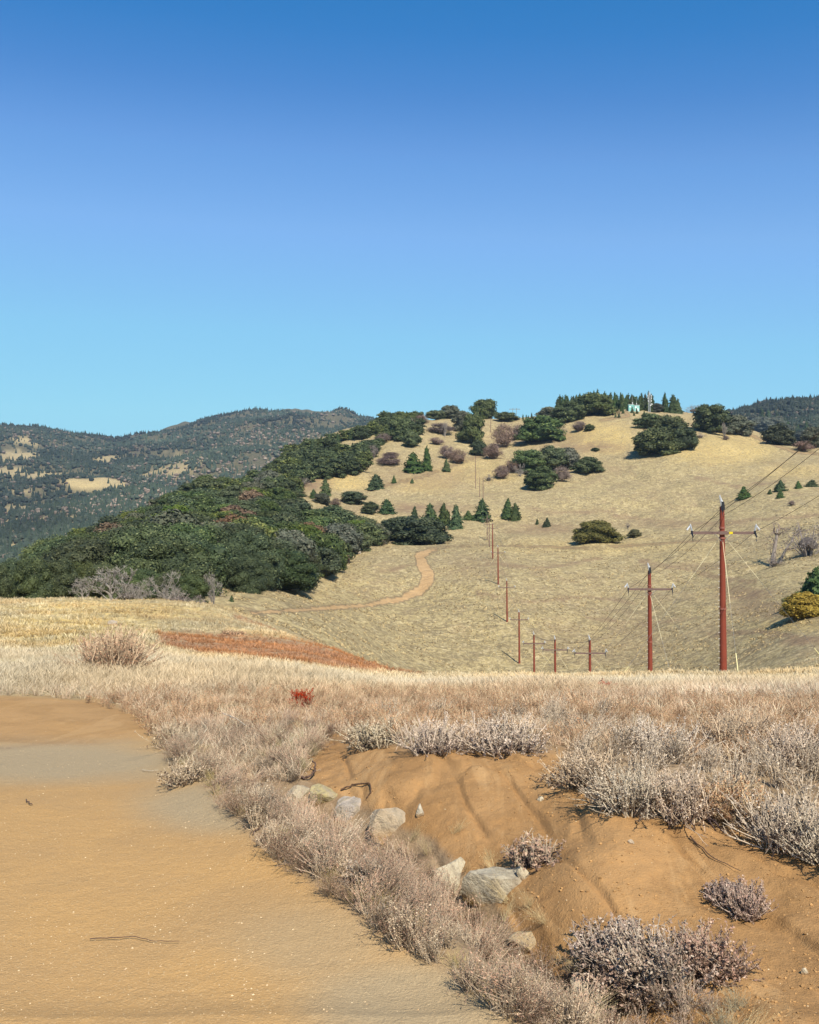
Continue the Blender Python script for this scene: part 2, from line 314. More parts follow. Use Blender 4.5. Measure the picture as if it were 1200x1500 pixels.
def masks(X, Y, Z):
    ok = Y > 1.0; Ys = np.where(ok, Y, 1.0); px = np.where(ok, 600 + F * X / Ys, np.where(X < 0, -2000, 2500)); py = np.where(ok, HOR - F * (Z - ZC) / Ys, 1500)
    # keep the near shapes in ground coordinates under the feet and behind
    pyn = np.clip(py, 0, 2190); pxn = np.clip(px, -2100, 2500)
    nz = fbm(X / .35, Y / .35, 41, 4); nz2 = fbm(X / 6, Y / 6, 43, 4); n = len(X)
    near = (Y < 14)
    road = np.where(near, sstep(-14, 14, sdist(pxn, pyn, POLY_ROAD) + nz * 14), 0)
    road = np.maximum(road, np.where(Y < 1.2, (X < .6) * 1., 0))
    bank = np.where(near, sstep(-9, 9, sdist(pxn, pyn, POLY_BANK) + nz * 12), 0)
    dl = np.where(Y < 18, sstep(-6, 6, sdist(pxn, pyn, POLY_DIRTL) + nz * 5), 0)
    dirt = np.clip(np.maximum(bank, dl), 0, 1); road = np.maximum(road, dl * .46)
    red = np.where((Y < 100) & (Y > 20), sstep(-5, 5, sdist(px, py, POLY_RED) + nz2 * 7), 0)
    band = np.where((Y < 100) & (Y > 25), sstep(5, 1, polydist(px, py, [(345, 903), (400, 922), (470, 940), (545, 963), (612, 988)]) + nz2 * 2), 0)
    red = np.maximum(red, band * .8)
    mid = (Y > 140) & (Y < 460)
    dtr = polydist(px, py, TRAIL); wd = np.interp(py, [798, 806, 815, 850, 868, 884, 900], [1.8, 3, 7.5, 8.8, 6.5, 3.0, 2.2])
    wd = np.where((py < 808) & (px > 640), 1.0, wd)
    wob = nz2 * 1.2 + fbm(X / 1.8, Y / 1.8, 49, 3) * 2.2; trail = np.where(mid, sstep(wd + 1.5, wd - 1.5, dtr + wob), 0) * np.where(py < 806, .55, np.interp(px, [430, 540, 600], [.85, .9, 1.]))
    for pl, wv, y0, y1 in (([(880, 616), (905, 612), (922, 609), (916, 604), (900, 603)], 1.6, 650, 900), ([(905, 740), (760, 800), (1000, 800)], 0, 300, 301),
                       ([(1095, 635), (1125, 648), (1165, 662), (1230, 668)], 1.8, 500, 900), ([(560, 712), (620, 698), (690, 672), (740, 655)], 1.2, 450, 900),
                       ([(760, 800), (860, 803), (960, 797), (1050, 790)], 1.3, 300, 460)):
        if wv: trail = np.maximum(trail, np.where((Y > y0) & (Y < y1), sstep(wv + 1.2, wv - .6, polydist(px, py, pl)), 0) * .6)
    # grey gravel wash on the road
    grey = np.zeros(n)
    for (cx, cy, rx, ry, s) in ((60, 1115, 260, 34, 1.), (330, 1180, 150, 42, .95), (620, 1470, 190, 80, .9), (480, 1380, 160, 60, .5), (-150, 1120, 150, 45, .9)):
        grey = np.maximum(grey, s * sstep(1.35, .45, np.hypot((px - cx) / rx, (py - cy) / ry) + nz * .12 + nz2 * .1))
    grey = grey * near
    # hill patches
    yel = np.zeros(n); bro = np.zeros(n)
    for (cx, cy, rx, ry, y0, y1, s) in ((500, 706, 45, 13, 400, 800, 1.), (880, 640, 55, 26, 500, 900, 1.), (1060, 660, 90, 26, 450, 860, .8), (700, 690, 80, 20, 400, 800, .55),
                                     (90, 925, 160, 28, 30, 200, 1.), (150, 895, 200, 18, 30, 200, .8), (620, 710, 50, 14, 400, 800, .7), (110, 714, 60, 20, 1300, 3300, .45), (880, 800, 200, 15, 250, 500, .3), (1165, 915, 60, 12, 100, 250, .7), (1165, 690, 60, 12, 400, 600, .5)):
        yel = np.maximum(yel, s * np.where((Y > y0) & (Y < y1), sstep(1.3, .4, np.hypot((px - cx) / rx, (py - cy) / ry) + nz2 * .35), 0))
    for pl, wv, y0, y1 in (([(900, 756), (1010, 768), (1100, 762), (1230, 752)], 2.2, 300, 600), ([(660, 838), (720, 826), (800, 832), (880, 818)], 1.6, 200, 420), ([(940, 822), (1000, 832), (1060, 848), (1105, 852)], 3., 150, 420),
                           ([(760, 742), (830, 752), (900, 748)], 1.6, 350, 650), ([(1020, 700), (1080, 712), (1150, 706)], 1.6, 350, 700), ([(560, 838), (600, 828), (616, 822)], 1.5, 200, 420), ([(700, 870), (780, 882), (860, 874), (930, 884)], 1.8, 150, 350), ([(860, 905), (940, 915), (1020, 905)], 1.8, 150, 320), ([(1040, 930), (1110, 925), (1200, 938)], 3.4, 100, 260)):
        bro = np.maximum(bro, np.where((Y > y0) & (Y < y1), sstep(wv + 2.2, wv - 1.2, polydist(px, py, pl) + nz2 * 3.2), 0) * .75)
    for (cx, cy, rx, ry, y0, y1, s) in ((450, 710, 40, 12, 400, 800, 1.), (1090, 870, 55, 13, 120, 360, .9), (1120, 895, 70, 16, 120, 300, .6), (790, 640, 90, 12, 500, 900, .7), (610, 745, 90, 8, 350, 700, .9), (860, 655, 60, 9, 400, 800, .8), (800, 775, 70, 9, 330, 520, .7),
                                     (1000, 768, 110, 7, 350, 520, .6), (1020, 830, 90, 6, 200, 400, .6), (620, 700, 90, 22, 500, 900, .5), (690, 830, 60, 22, 200, 400, .3), (1180, 940, 40, 8, 100, 220, .9), (880, 945, 130, 30, 150, 300, .3)):
        bro = np.maximum(bro, s * np.where((Y > y0) & (Y < y1), sstep(1.35, .3, np.hypot((px - cx) / rx, (py - cy) / ry) + nz2 * .35), 0))
    clear = far_clear(px, py, X, Y)
    farm = sstep(950, 1300, Y) * (1 - clear)
    m1 = np.stack([dirt, road, red, trail], -1); m2 = np.stack([yel, bro, farm, np.maximum(grey, 0)], -1)
    return m1, m2, px, py
def far_clear(px, py, X, Y):
    """clearings on the far mountains"""
    n2 = fbm(X / 90, Y / 90, 61, 4); c = np.zeros(np.shape(px))
    for (cx, cy, rx, ry, s) in ((125, 712, 75, 17, 1), (75, 697, 35, 8, .9), (265, 690, 62, 20, .8), (155, 672, 28, 9, .8), (250, 668, 40, 8, .7), (22, 660, 34, 22, .9), (20, 690, 30, 9, .9), (40, 720, 50, 14, .7), (25, 800, 18, 6, .8), (110, 762, 26, 12, .8), (30, 760, 60, 26, .5)):
        c = np.maximum(c, s * sstep(1.0, .6, np.hypot((px - cx) / rx, (py - cy) / ry) + n2 * 1.3 + .12))
    return np.where((Y > 1000) & (Y < 3550), c, 0) * (px < 500)

def ground_material():
    m, n, b = mat_new('ground_surface'); g = G(n)
    tc = g.node('ShaderNodeTexCoord').outputs['Object']
    a1 = g.node('ShaderNodeAttribute', attribute_name='m1'); a2 = g.node('ShaderNodeAttribute', attribute_name='m2')
    s1 = g.node('ShaderNodeSeparateColor'); g.put(s1.inputs[0], a1.outputs['Color']); s2 = g.node('ShaderNodeSeparateColor'); g.put(s2.inputs[0], a2.outputs['Color'])
    dirt, road, red = s1.outputs[0], s1.outputs[1], s1.outputs[2]; trail = a1.outputs['Alpha']; yel, bro, far = s2.outputs; grey = a2.outputs['Alpha']
    n_b = g.noise(tc, .018, 5, .6); n_m = g.noise(tc, .22, 5, .65, .6); n_s = g.noise(tc, 1.1, 5, .68, .8); n_f = g.noise(tc, 14, 5, .7); n_vf = g.noise(tc, 90, 4, .7); n_g = g.noise(tc, 240, 2, .6)
    sx = g.node('ShaderNodeSeparateXYZ'); g.put(sx.inputs[0], tc); nearf = g.ramp(sx.outputs[1], 15., 9.); midf = g.ramp(sx.outputs[1], 60., 200.)
    # dry grass sward
    c = g.mix(g.ramp(n_b, .35, .65), (.455, .355, .165), (.375, .29, .145))
    c = g.mix(g.math('MULTIPLY', g.ramp(n_m, .46, .68), .8), c, (.22, .175, .10))
    n_t = g.noise(scl(g, tc, (1, .55, 1)), .55, 4, .7, 1.2); c = g.mix(g.math('MULTIPLY', g.ramp(n_t, .50, .60), .8), c, (.215, .165, .085)); c = g.mix(g.math('MULTIPLY', g.ramp(n_t, .47, .36), .75), c, (.60, .49, .27)); c = g.mix(g.math('MULTIPLY', g.ramp(g.noise(scl(g, tc, (1, .5, 1)), .05, 5, .65, 1.5), .52, .66), .5), c, (.29, .205, .115)); c = g.mix(g.math('MULTIPLY', g.ramp(n_s, .48, .60), .6), c, (.215, .175, .10))
    c = g.mix(g.math('MULTIPLY', g.ramp(n_s, .46, .36), .7), c, (.56, .45, .27))
    c = g.mix(g.math('MULTIPLY', g.ramp(n_f, .5, .65), .4), c, (.24, .18, .10))
    yk = g.math('MULTIPLY', yel, g.ramp(n_s, .62, .35)); c = g.mix(yk, c, (.60, .43, .15))
    c = g.mix(g.math('MULTIPLY', bro, g.ramp(n_m, .2, .6)), c, (.25, .17, .10))
    c = g.mix(g.math('MULTIPLY', red, g.ramp(n_f, .70, .40)), c, (.30, .17, .095))
    nearg = g.math('MULTIPLY', nearf, g.ramp(n_f, .25, .6)); c = g.mix(g.math('MULTIPLY', nearf, .8), c, g.mix(g.ramp(n_f, .4, .62), (.30, .20, .12), (.20, .13, .08)))
    # wooded floor of the far mountains
    c = g.mix(g.math('MULTIPLY', far, .9), c, g.mix(g.ramp(n_m, .4, .6), (.035, .045, .025), (.10, .085, .055)))
    # orange bank soil
    d = g.mix(g.ramp(g.noise(tc, 1.7, 5, .6, .5), .35, .65), (.375, .215, .09), (.27, .15, .06))
    d = g.mix(g.math('MULTIPLY', g.ramp(g.noise(scl(g, tc, (1.6, .35, 1)), 2.4, 5, .65, 1.), .52, .66), .6), d, (.46, .285, .13)); d = g.mix(g.math('MULTIPLY', g.ramp(g.noise(tc, 6, 6, .75, .6), .55, .68), .55), d, (.215, .115, .048))
    d = g.mix(g.math('MULTIPLY', g.ramp(n_f, .5, .7), .5), d, (.44, .24, .09))
    d = g.mix(g.math('MULTIPLY', g.ramp(n_vf, .62, .72), .5), d, (.5, .34, .17))
    c = g.mix(dirt, c, d)
    # decomposed granite road
    r_ = g.mix(g.ramp(g.noise(tc, 1.0, 5, .6, .4), .35, .65), (.455, .27, .105), (.40, .245, .105))
    r_ = g.mix(grey, r_, (.35, .265, .155))
    r_ = g.mix(g.math('MULTIPLY', g.ramp(n_vf, .55, .72), .5), r_, (.60, .45, .25))
    r_ = g.mix(g.math('MULTIPLY', g.ramp(n_vf, .45, .3), .35), r_, (.27, .17, .085))
    r_ = g.mix(g.math('MULTIPLY', g.ramp(n_g, .60, .72), .55), r_, (.60, .46, .28))
    c = g.mix(road, c, r_)
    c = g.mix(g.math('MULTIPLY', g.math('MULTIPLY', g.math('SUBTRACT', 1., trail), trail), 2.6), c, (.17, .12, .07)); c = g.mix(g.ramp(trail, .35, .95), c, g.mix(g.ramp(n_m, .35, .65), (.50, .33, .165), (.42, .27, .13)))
    g.put(b.inputs['Base Color'], c); b.inputs['Roughness'].default_value = .9; b.inputs['Specular IOR Level'].default_value = .12
    # relief: tussocks on grass, grit on the dirt
    hard = g.math('MAXIMUM', dirt, road)
    h1 = g.math('MULTIPLY', g.math('ADD', g.math('MULTIPLY', n_s, .9), g.math('MULTIPLY', n_m, 1.8)), g.math('MULTIPLY', midf, g.math('SUBTRACT', 1., hard)))
    bp = g.node('ShaderNodeBump'); bp.inputs['Strength'].default_value = .8; bp.inputs['Distance'].default_value = 1.0; g.put(bp.inputs['Height'], h1)
    b2 = g.node('ShaderNodeBump'); b2.inputs['Strength'].default_value = .6; b2.inputs['Distance'].default_value = .018
    g.put(b2.inputs['Height'], g.math('ADD', g.math('MULTIPLY', n_f, 1.6), g.math('ADD', n_vf, g.math('MULTIPLY', n_g, .3)))); g.put(b2.inputs['Normal'], bp.outputs[0])
    g.put(b.inputs['Normal'], b2.outputs[0])
    return m
M_GROUND = ground_material()

def build_terrain():
    pxs = np.arange(-140, 1341, 2.0); th = np.arctan((pxs - 600) / F)
    left = np.linspace(-math.pi, th[0], 130)[:-1]; right = np.linspace(th[-1], math.pi, 130)[1:-1]
    th = np.concatenate([left, th, right]); nth = len(th)
    rr = np.exp(np.concatenate([np.linspace(math.log(.35), math.log(2.6), 40)[:-1], np.linspace(math.log(2.6), math.log(14), 460)[:-1], np.linspace(math.log(14), math.log(1100), 520)[:-1], np.linspace(math.log(1100), math.log(12000), 190)]))
    T, RR = np.meshgrid(th, rr); X = (RR * np.sin(T)).ravel(); Y = (RR * np.cos(T)).ravel()
    # in front of the camera rows follow depth, so rings stay even across the picture
    Z = ground(X, Y); m1, m2, px, py = masks(X, Y, Z)
    nr = len(rr); i = np.arange(nr - 1)[:, None] * nth; j = np.arange(nth)[None]; k = (j + 1) % nth
    Q = np.stack([i + j, i + k, i + nth + k, i + nth + j], -1).reshape(-1, 4)
    V = np.stack([X, Y, Z], -1)
    rq = RR.ravel()[Q[:, 0]]; roadm = (m1[Q, 1].mean(1) > .5) & (rq < 30); trailm = (m1[Q, 3].mean(1) > .3) & (rq > 100)
    far = (rq > 1150) & ~trailm; hill = (rq > 118) & ~far & ~trailm; gr = ~(roadm | trailm | far | hill)
    # close the small hole under the camera
    c0 = len(V); V = np.concatenate([V, [[0, 0, ground(np.array([0.]), np.array([.01]))[0]]]]); m1 = np.concatenate([m1, m1[:1]]); m2 = np.concatenate([m2, m2[:1]])
    fan = np.stack([np.full(nth, c0), np.arange(nth), (np.arange(nth) + 1) % nth], -1)
    for nm, sel in (('ground', gr), ('dirt_road', roadm), ('trail', trailm), ('hillside', hill), ('mountains', far)):
        q = Q[sel][:, ::-1]; fs = [q]
        if nm == 'ground': fs.append(fan)
        used, inv = np.unique(np.concatenate([f.ravel() for f in fs]), return_inverse=True)
        out = []; p = 0
        for f in fs: out.append(inv[p:p + f.size].reshape(f.shape)); p += f.size
        me = mesh_np(nm, V[used], out, M_GROUND, attrs={'m1': m1[used], 'm2': m2[used]}, smooth=True)
        o = bpy.data.objects.new(nm, me); COL.objects.link(o); tag(o, kind='structure')
build_terrain()

#@@VEG
# ------------------------------------------------------------ tree prototypes (unit width, unit height)
def oak_mesh(seed, dense=1.0, cols=((.030, .044, .018), (.070, .088, .031), (.130, .145, .058)), flat=.0, ncl=44, leaf=.036):
    rg = np.random.default_rng(seed); mb = MB(); cols = np.array(cols)
    lob = rg.uniform(0, 6.28, 3)
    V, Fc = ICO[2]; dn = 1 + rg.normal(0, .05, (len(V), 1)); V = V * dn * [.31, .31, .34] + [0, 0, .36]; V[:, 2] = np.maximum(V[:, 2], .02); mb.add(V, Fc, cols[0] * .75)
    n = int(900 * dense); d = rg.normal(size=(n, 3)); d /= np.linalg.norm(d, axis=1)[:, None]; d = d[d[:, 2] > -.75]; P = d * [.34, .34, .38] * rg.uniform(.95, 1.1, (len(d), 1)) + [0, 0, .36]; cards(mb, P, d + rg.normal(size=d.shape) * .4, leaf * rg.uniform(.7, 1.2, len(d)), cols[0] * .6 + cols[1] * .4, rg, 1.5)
    for i in range(ncl):
        u = rg.uniform(-.62, 1); a = rg.uniform(0, 2 * np.pi); k = math.sqrt(max(0, 1 - max(u, 0) ** 2))
        rad = (.36 + .05 * math.sin(3 * a + lob[0])) * rg.uniform(.80, 1.12)
        if i < 4: rad *= .45; u = rg.uniform(.2, .8)
        c = np.array([math.cos(a) * k * rad, math.sin(a) * k * rad, .30 + .50 * u * rg.uniform(.86, 1.0) if u > 0 else .30 + .42 * u])
        r = rg.uniform(.085, .17); sq = np.array([1.1, 1.1, rg.uniform(.72, .98)])
        V, Fc = ICO[1]; tint = rg.uniform(0, 1); col = cols[0] * (1 - tint) + cols[1] * tint
        mb.add(V * r * .82 * sq + c, Fc, col * .8)  # smaller dark core inside the clump, added to block light
        n = int(95 * dense * (r / .12) ** 2)
        d = rg.normal(size=(n, 3)); d /= np.linalg.norm(d, axis=1)[:, None]; d = d[d[:, 2] > -.75]
        P = c + d * sq * r * rg.uniform(.82, 1.12, (len(d), 1)); N = d + rg.normal(size=d.shape) * .45 + [0, 0, .25]
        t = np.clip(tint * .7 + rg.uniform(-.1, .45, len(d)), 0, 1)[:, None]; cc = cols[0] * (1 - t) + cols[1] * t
        br = rg.random(len(d)) < .14; cc[br] = cols[2]  # scattered brighter leaves, highlights of a lit crown put into the colour
        cards(mb, P, N, rg.uniform(.6, 1.3, len(d)) * leaf, cc, rg, 1.5)
    return mb
def oak_trunk(seed):
    rg = np.random.default_rng(seed + 500); mb = MB(); bark = (.16, .135, .11)
    tube(mb, [(0, 0, -.12), (.01, 0, .08), (.02, .01, .22)], [.035, .028, .022], bark, 6)
    for i in range(6):
        a = i * 1.05 + rg.uniform(-.3, .3); e = rg.uniform(.18, .33)
        tube(mb, [(.015, 0, .12 + .02 * i), (math.cos(a) * e * .5, math.sin(a) * e * .5, .30), (math.cos(a) * e, math.sin(a) * e, rg.uniform(.42, .6))], [.018, .013, .006], bark, 5)
    return mb
def conifer_mesh(seed, **kw):
    rg = np.random.default_rng(seed + 900); mb = MB()
    for i in range(3):
        o = conifer_one(seed * 7 + i, n=(1500, 900, 700)[i]); sc = (1., rg.uniform(.55, .8), rg.uniform(.4, .65))[i]; a = rg.uniform(0, 6.28) + i * 2.4; off = np.array([math.cos(a), math.sin(a), 0]) * (0, .2, .24)[i]
        wd = (.86, .62, .55)[i]; mb.V += [v * [wd, wd, sc] + off for v in o.V]; mb.F += [f + mb.n for f in o.F]; mb.C += o.C; mb.n += o.n
    return mb
def conifer_one(seed, cols=((.028, .052, .016), (.055, .084, .024), (.095, .120, .036)), leaf=.075, n=2200, open_=.0):
    rg = np.random.default_rng(seed); mb = MB(); cols = np.array(cols)
    zz = np.linspace(.02, .9, 7); V = []; 
    k = 10; th = np.arange(k) / k * 2 * np.pi
    for z in zz: V += [(math.cos(t) * 0.33 * (1 - z) ** .62 * rg.uniform(.75, 1.), math.sin(t) * 0.33 * (1 - z) ** .62 * rg.uniform(.75, 1.), z) for t in th]
    Fq = [[i * k + j, i * k + (j + 1) % k, (i + 1) * k + (j + 1) % k, (i + 1) * k + j] for i in range(6) for j in range(k)]
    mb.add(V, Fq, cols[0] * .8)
    nb = 70; bz = rg.beta(1, 1.5, nb) * .95; ba = rg.uniform(0, 6.28, nb); bl = rg.uniform(.6, 1.38, nb)
    idx = rg.integers(0, nb, n); t = rg.uniform(.45, 1.05, n); z = bz[idx] + rg.normal(0, .014, n) + .02 * t; a = ba[idx] + rg.normal(0, .13, n)
    r = .47 * np.clip(1 - bz[idx], .02, 1) ** .62 * bl[idx] * t
    P = np.stack([np.cos(a) * r, np.sin(a) * r, z - .05 * t * (1 - z) + .01], -1)
    m = n // 3; z2 = rg.beta(1, 1.5, m); a2 = rg.uniform(0, 6.28, m); r2 = .43 * (1 - z2) ** .62 * rg.uniform(.6, .95, m)
    P = np.concatenate([P, np.stack([np.cos(a2) * r2, np.sin(a2) * r2, z2], -1)])
    d = P * [1, 1, 0]; d /= np.linalg.norm(d, axis=1)[:, None] + 1e-6; N = d + [0, 0, .55] + rg.normal(size=P.shape) * .4
    q = rg.uniform(0, 1, len(P))[:, None]; cc = cols[0] * (1 - q) + cols[1] * q; br = rg.random(len(P)) < .15; cc[br] = cols[2]
    cards(mb, P, N, leaf * rg.uniform(.6, 1.25, len(P)) * (1.1 - .55 * P[:, 2]), cc, rg, 1.5)
    top = np.array([[0, 0, .93 + .012 * i] for i in range(7)]); cards(mb, top, rg.normal(size=top.shape), .028, cols[1], rg, .8)
    return mb
def branching(mb, p, d, L, r, depth, rg, col, kids=(2, 4), spread=.65, up=.12, sides=4, tips=None, bend=.22, minr=.0012):
    n = 4; pts = [np.array(p, float)]; dd = np.array(d, float); rr = [r]
    for i in range(n):
        dd = dd + rg.normal(size=3) * bend + [0, 0, up]; dd /= np.linalg.norm(dd); pts.append(pts[-1] + dd * L / n); rr.append(max(minr, r * (1 - .5 * (i + 1) / n)))
    tube(mb, pts, rr, col, sides if depth > 1 else 3, cap=False)
    if depth <= 0:
        if tips is not None: tips.append(pts[-1])
        return
    for k in range(rg.integers(*kids, endpoint=True)):
        i = rg.integers(1, n + 1) if k else n
        nd = dd + rg.normal(size=3) * spread; nd /= np.linalg.norm(nd)
        branching(mb, pts[i], nd, L * rg.uniform(.55, .82), rr[i] * .72, depth - 1, rg, col, kids, spread, up, sides, tips, bend, minr)
def unit(mb, w=1., h=1.):
    V = np.concatenate(mb.V); mn = V.min(0); mx = V.max(0); s = np.array([w / (max(mx[0] - mn[0], mx[1] - mn[1])), 0, h / mx[2]]); s[1] = s[0]
    cx = (mn + mx) / 2; mb.V = [(v - [cx[0] * .0, cx[1] * .0, 0]) * s for v in mb.V]; return mb
def bare_mesh(seed, col=(.25, .22, .19), depth=5, r=.034, stems=5, spread=.62, kids=(2, 3), up=.10, minr=.0045):
    rg = np.random.default_rng(seed); mb = MB(); tips = []
    for s in range(stems):
        a = s / stems * 6.28 + rg.uniform(-.4, .4)
        branching(mb, (0, 0, -.03), (math.cos(a) * .5, math.sin(a) * .5, .9), .36, r, depth, rg, col, kids, spread, up, 5, tips, .2, minr)
    return unit(mb), tips
def twig_shrub(seed, cols=((.15, .105, .085), (.21, .145, .115), (.28, .21, .17)), n=3000, flat=1.0, leaf=.06, core=.55):
    """leafless shrub: a haze of fine twigs over arching stems"""
    rg = np.random.default_rng(seed); mb = MB(); cols = np.array(cols)
    for s in range(16):
        a = rg.uniform(0, 6.28); e = rg.uniform(.12, .46); h = rg.uniform(.55, .95) * math.sqrt(max(.1, 1 - (e / .52) ** 2))
        tube(mb, [(math.cos(a) * .05, math.sin(a) * .05, -.04), (math.cos(a) * e * .6, math.sin(a) * e * .6, h * .55), (math.cos(a) * e, math.sin(a) * e, h)], [.016, .010, .004], cols[1] * 1.1, 4, cap=False)
    V, Fc = ICO[2]; V = V.copy(); V *= 1 + rg.normal(0, .07, (len(V), 1)); V[:, 2] = np.where(V[:, 2] < -.6, -.6, V[:, 2])
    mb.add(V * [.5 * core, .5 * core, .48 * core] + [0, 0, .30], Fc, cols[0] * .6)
    ncl = 26; ca = rg.uniform(0, 6.28, ncl); cu = rg.uniform(-.1, 1, ncl); k = np.sqrt(1 - np.clip(cu, 0, 1) ** 2); cr = rg.uniform(.26, .4, ncl)
    C = np.stack([np.cos(ca) * k * cr, np.sin(ca) * k * cr, .25 + .52 * cu], -1); ti = rg.random(ncl)
    idx = rg.integers(0, ncl, n); off = rg.normal(size=(n, 3)) * .075; P = C[idx] + off; P[:, 2] = np.abs(P[:, 2])
    N = rg.normal(size=P.shape) + (P - [0, 0, .2]) * 1.5; q = np.clip(ti[idx] * .6 + rg.uniform(0, .5, n), 0, 1)[:, None]
    cc = cols[0] * (1 - q) + cols[1] * q; br = rg.random(n) < .2; cc[br] = cols[2]
    n_ = len(P); up = (P - [0, 0, -.1]); up /= np.linalg.norm(up, axis=1)[:, None]
    cards(mb, P, N, leaf * rg.uniform(.6, 1.5, n_), cc, rg, .22, None)
    cards(mb, P[::4] + .01, N[::4], leaf * .5, cc[::4], rg, .9)
    return mb

PROTO = {}
def proto(kind, parts_list):
    """parts_list: list of [(part name, mesh)]"""
    PROTO[kind] = parts_list
def parts(*a): return list(a)
CO = ((.030, .044, .018), (.070, .088, .031), (.130, .145, .058))
def mk(mb, nm, mat): return (nm, mb.mesh(nm, mat))
M_TR = [oak_trunk(i).mesh('trunk', M_WOOD) for i in range(3)]
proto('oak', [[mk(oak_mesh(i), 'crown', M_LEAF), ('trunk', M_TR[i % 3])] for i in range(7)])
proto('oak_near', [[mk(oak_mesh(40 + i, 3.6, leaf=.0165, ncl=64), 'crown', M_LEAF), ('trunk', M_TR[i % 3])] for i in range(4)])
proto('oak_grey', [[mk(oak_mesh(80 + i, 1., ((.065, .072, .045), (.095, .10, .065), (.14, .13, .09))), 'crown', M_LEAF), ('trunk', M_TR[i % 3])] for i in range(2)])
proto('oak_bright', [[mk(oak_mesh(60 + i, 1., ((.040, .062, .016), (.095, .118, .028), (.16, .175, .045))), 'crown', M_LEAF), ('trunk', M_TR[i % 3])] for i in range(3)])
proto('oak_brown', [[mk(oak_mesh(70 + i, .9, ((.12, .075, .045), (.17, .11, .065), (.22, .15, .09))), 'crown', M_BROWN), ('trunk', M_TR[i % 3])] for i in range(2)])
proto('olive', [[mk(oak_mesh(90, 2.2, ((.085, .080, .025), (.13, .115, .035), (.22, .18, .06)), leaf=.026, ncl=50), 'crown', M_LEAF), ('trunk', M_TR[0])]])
def _tr():
    mb = MB(); tube(mb, [(0, 0, -.08), (0, 0, .3), (0, 0, .97)], [.03, .02, .004], (.12, .09, .06), 6); return mb
M_CT = _tr().mesh('trunk', M_WOOD)
proto('conifer', [[mk(conifer_mesh(i), 'crown', M_LEAF), ('trunk', M_CT)] for i in range(8)])
proto('twig', [[mk(twig_shrub(i), 'crown', M_BROWN)] for i in range(4)])
proto('twig_grey', [[mk(twig_shrub(20 + i, ((.17, .14, .12), (.25, .21, .18), (.36, .31, .27)), leaf=.045, core=.35, n=1300), 'crown', M_BROWN)] for i in range(3)])
proto('twig_purple', [[mk(twig_shrub(30 + i, ((.12, .085, .075), (.165, .115, .10), (.20, .15, .13)), n=4200, core=.45), 'crown', M_BROWN)] for i in range(2)])
proto('bare', [[('branches', bare_mesh(100 + i)[0].mesh('branches', M_WOOD))] for i in range(3)])
def _bt(i):
    mb = MB(); tube(mb, [(0, 0, -.1), (.01, 0, .02), (.0, .01, .06)], [.07, .06, .05], (.19, .165, .14), 7); return mb.mesh('trunk', M_WOOD)
_btm = _bt(0)
for pl in PROTO['bare']: pl.append(('trunk', _btm))
_n = {k: 0 for k in PROTO}
def place(kind, name, cat, label, px, py, wpx, hpx, y0=130, y1=5000, group=None, Y=None, sink=.03, lean=0.):
    if Y is None: X, Y, Z = at(px, py, y0, y1)
    else: X = (px - 600) / F * Y; Z = float(ground(np.array([X]), np.array([Y]))[0])
    wm = wpx * Y / F; hm = hpx * Y / F
    return put(kind, name, cat, label, X, Y, Z, wm, hm, group, sink, lean)
def put(kind, name, cat, label, X, Y, Z, wm, hm, group=None, sink=.03, lean=0., rz=None):
    P = PROTO[kind]; i = _n[kind]; _n[kind] += 1
    wm, hm = (wm * 1.14, hm * 1.12) if kind.startswith('oak') and 'woods' not in (group or '') else (wm * 1.22, hm) if kind == 'conifer' and group is None else (wm, hm)
    o = empty(name, (X, Y, Z - hm * sink), rnd.uniform(0, 6.28) if rz is None else rz)
    o.rotation_euler.x = lean + (rnd.uniform(-.06, .06) if kind == 'conifer' else 0); o.scale = (wm, wm, hm)
    for nm, me in P[i % len(P)]:
        c = bpy.data.objects.new(nm, me); COL.objects.link(c); c.parent = o
    tag(o, label, cat, group); return o

# ------------------------------------------------------------ woods on the left ridge
WOOD = [(-60, 862), (0, 838), (60, 822), (120, 795), (200, 755), (300, 716), (400, 680), (470, 652), (530, 634), (580, 618), (615, 613), (606, 640), (560, 645), (528, 690), (462, 704), (425, 716), (408, 745), (440, 768), (520, 772), (545, 795), (520, 800), (470, 845), (400, 862), (350, 862), (330, 845), (296, 862), (280, 872), (-60, 872)]
def in_poly(px, py, poly): return sdist(np.array([px], float), np.array([py], float), poly)[0] > 0
def wood():
    rg = np.random.default_rng(77); pts = []; spots = []
    # march over the ridge in ground coordinates
    cand = []
    for _ in range(90000):
        u = rg.uniform(-80, 640); L = rg.uniform(math.log(128), math.log(900)); cand.append((u, math.exp(L)))
    cand = np.array(cand); X = (cand[:, 0] - 600) / F * cand[:, 1]; Z = ground(X, cand[:, 1]); py = HOR - F * (Z - ZC) / cand[:, 1]
    ok = (sdist(cand[:, 0], py, WOOD) > 0) & (fbm(X / 38, cand[:, 1] / 38, 55, 3) > -.33)
    # a tree must stand on ground that faces the viewer or just behind the ridge line
    C = np.stack([X, cand[:, 1], Z, cand[:, 0], py], -1)[ok]
    keep = []
    for c in C:
        s = 12. if c[1] > 300 else 13.5
        s = s * (1 + .0 * c[1])
        if c[1] > 560: s *= 1.1
        if all((c[0] - k[0]) ** 2 + (c[1] - k[1]) ** 2 > (s * .72) ** 2 for k in keep): keep.append(c)
        if len(keep) > 700: break
    # only those that can be seen: drop the ones whose top is hidden by nearer ground
    out = []
    for c in keep:
        Ys = np.exp(np.linspace(math.log(60), math.log(c[1] - 3), 80)); Xs = (c[3] - 600) / F * Ys
        g = HOR - F * (ground(Xs, Ys) - ZC) / Ys; top = HOR - F * (c[2] + 9 - ZC) / c[1]
        if top < g.min() + 1: out.append(c)
    out.sort(key=lambda c: c[1])
    return out
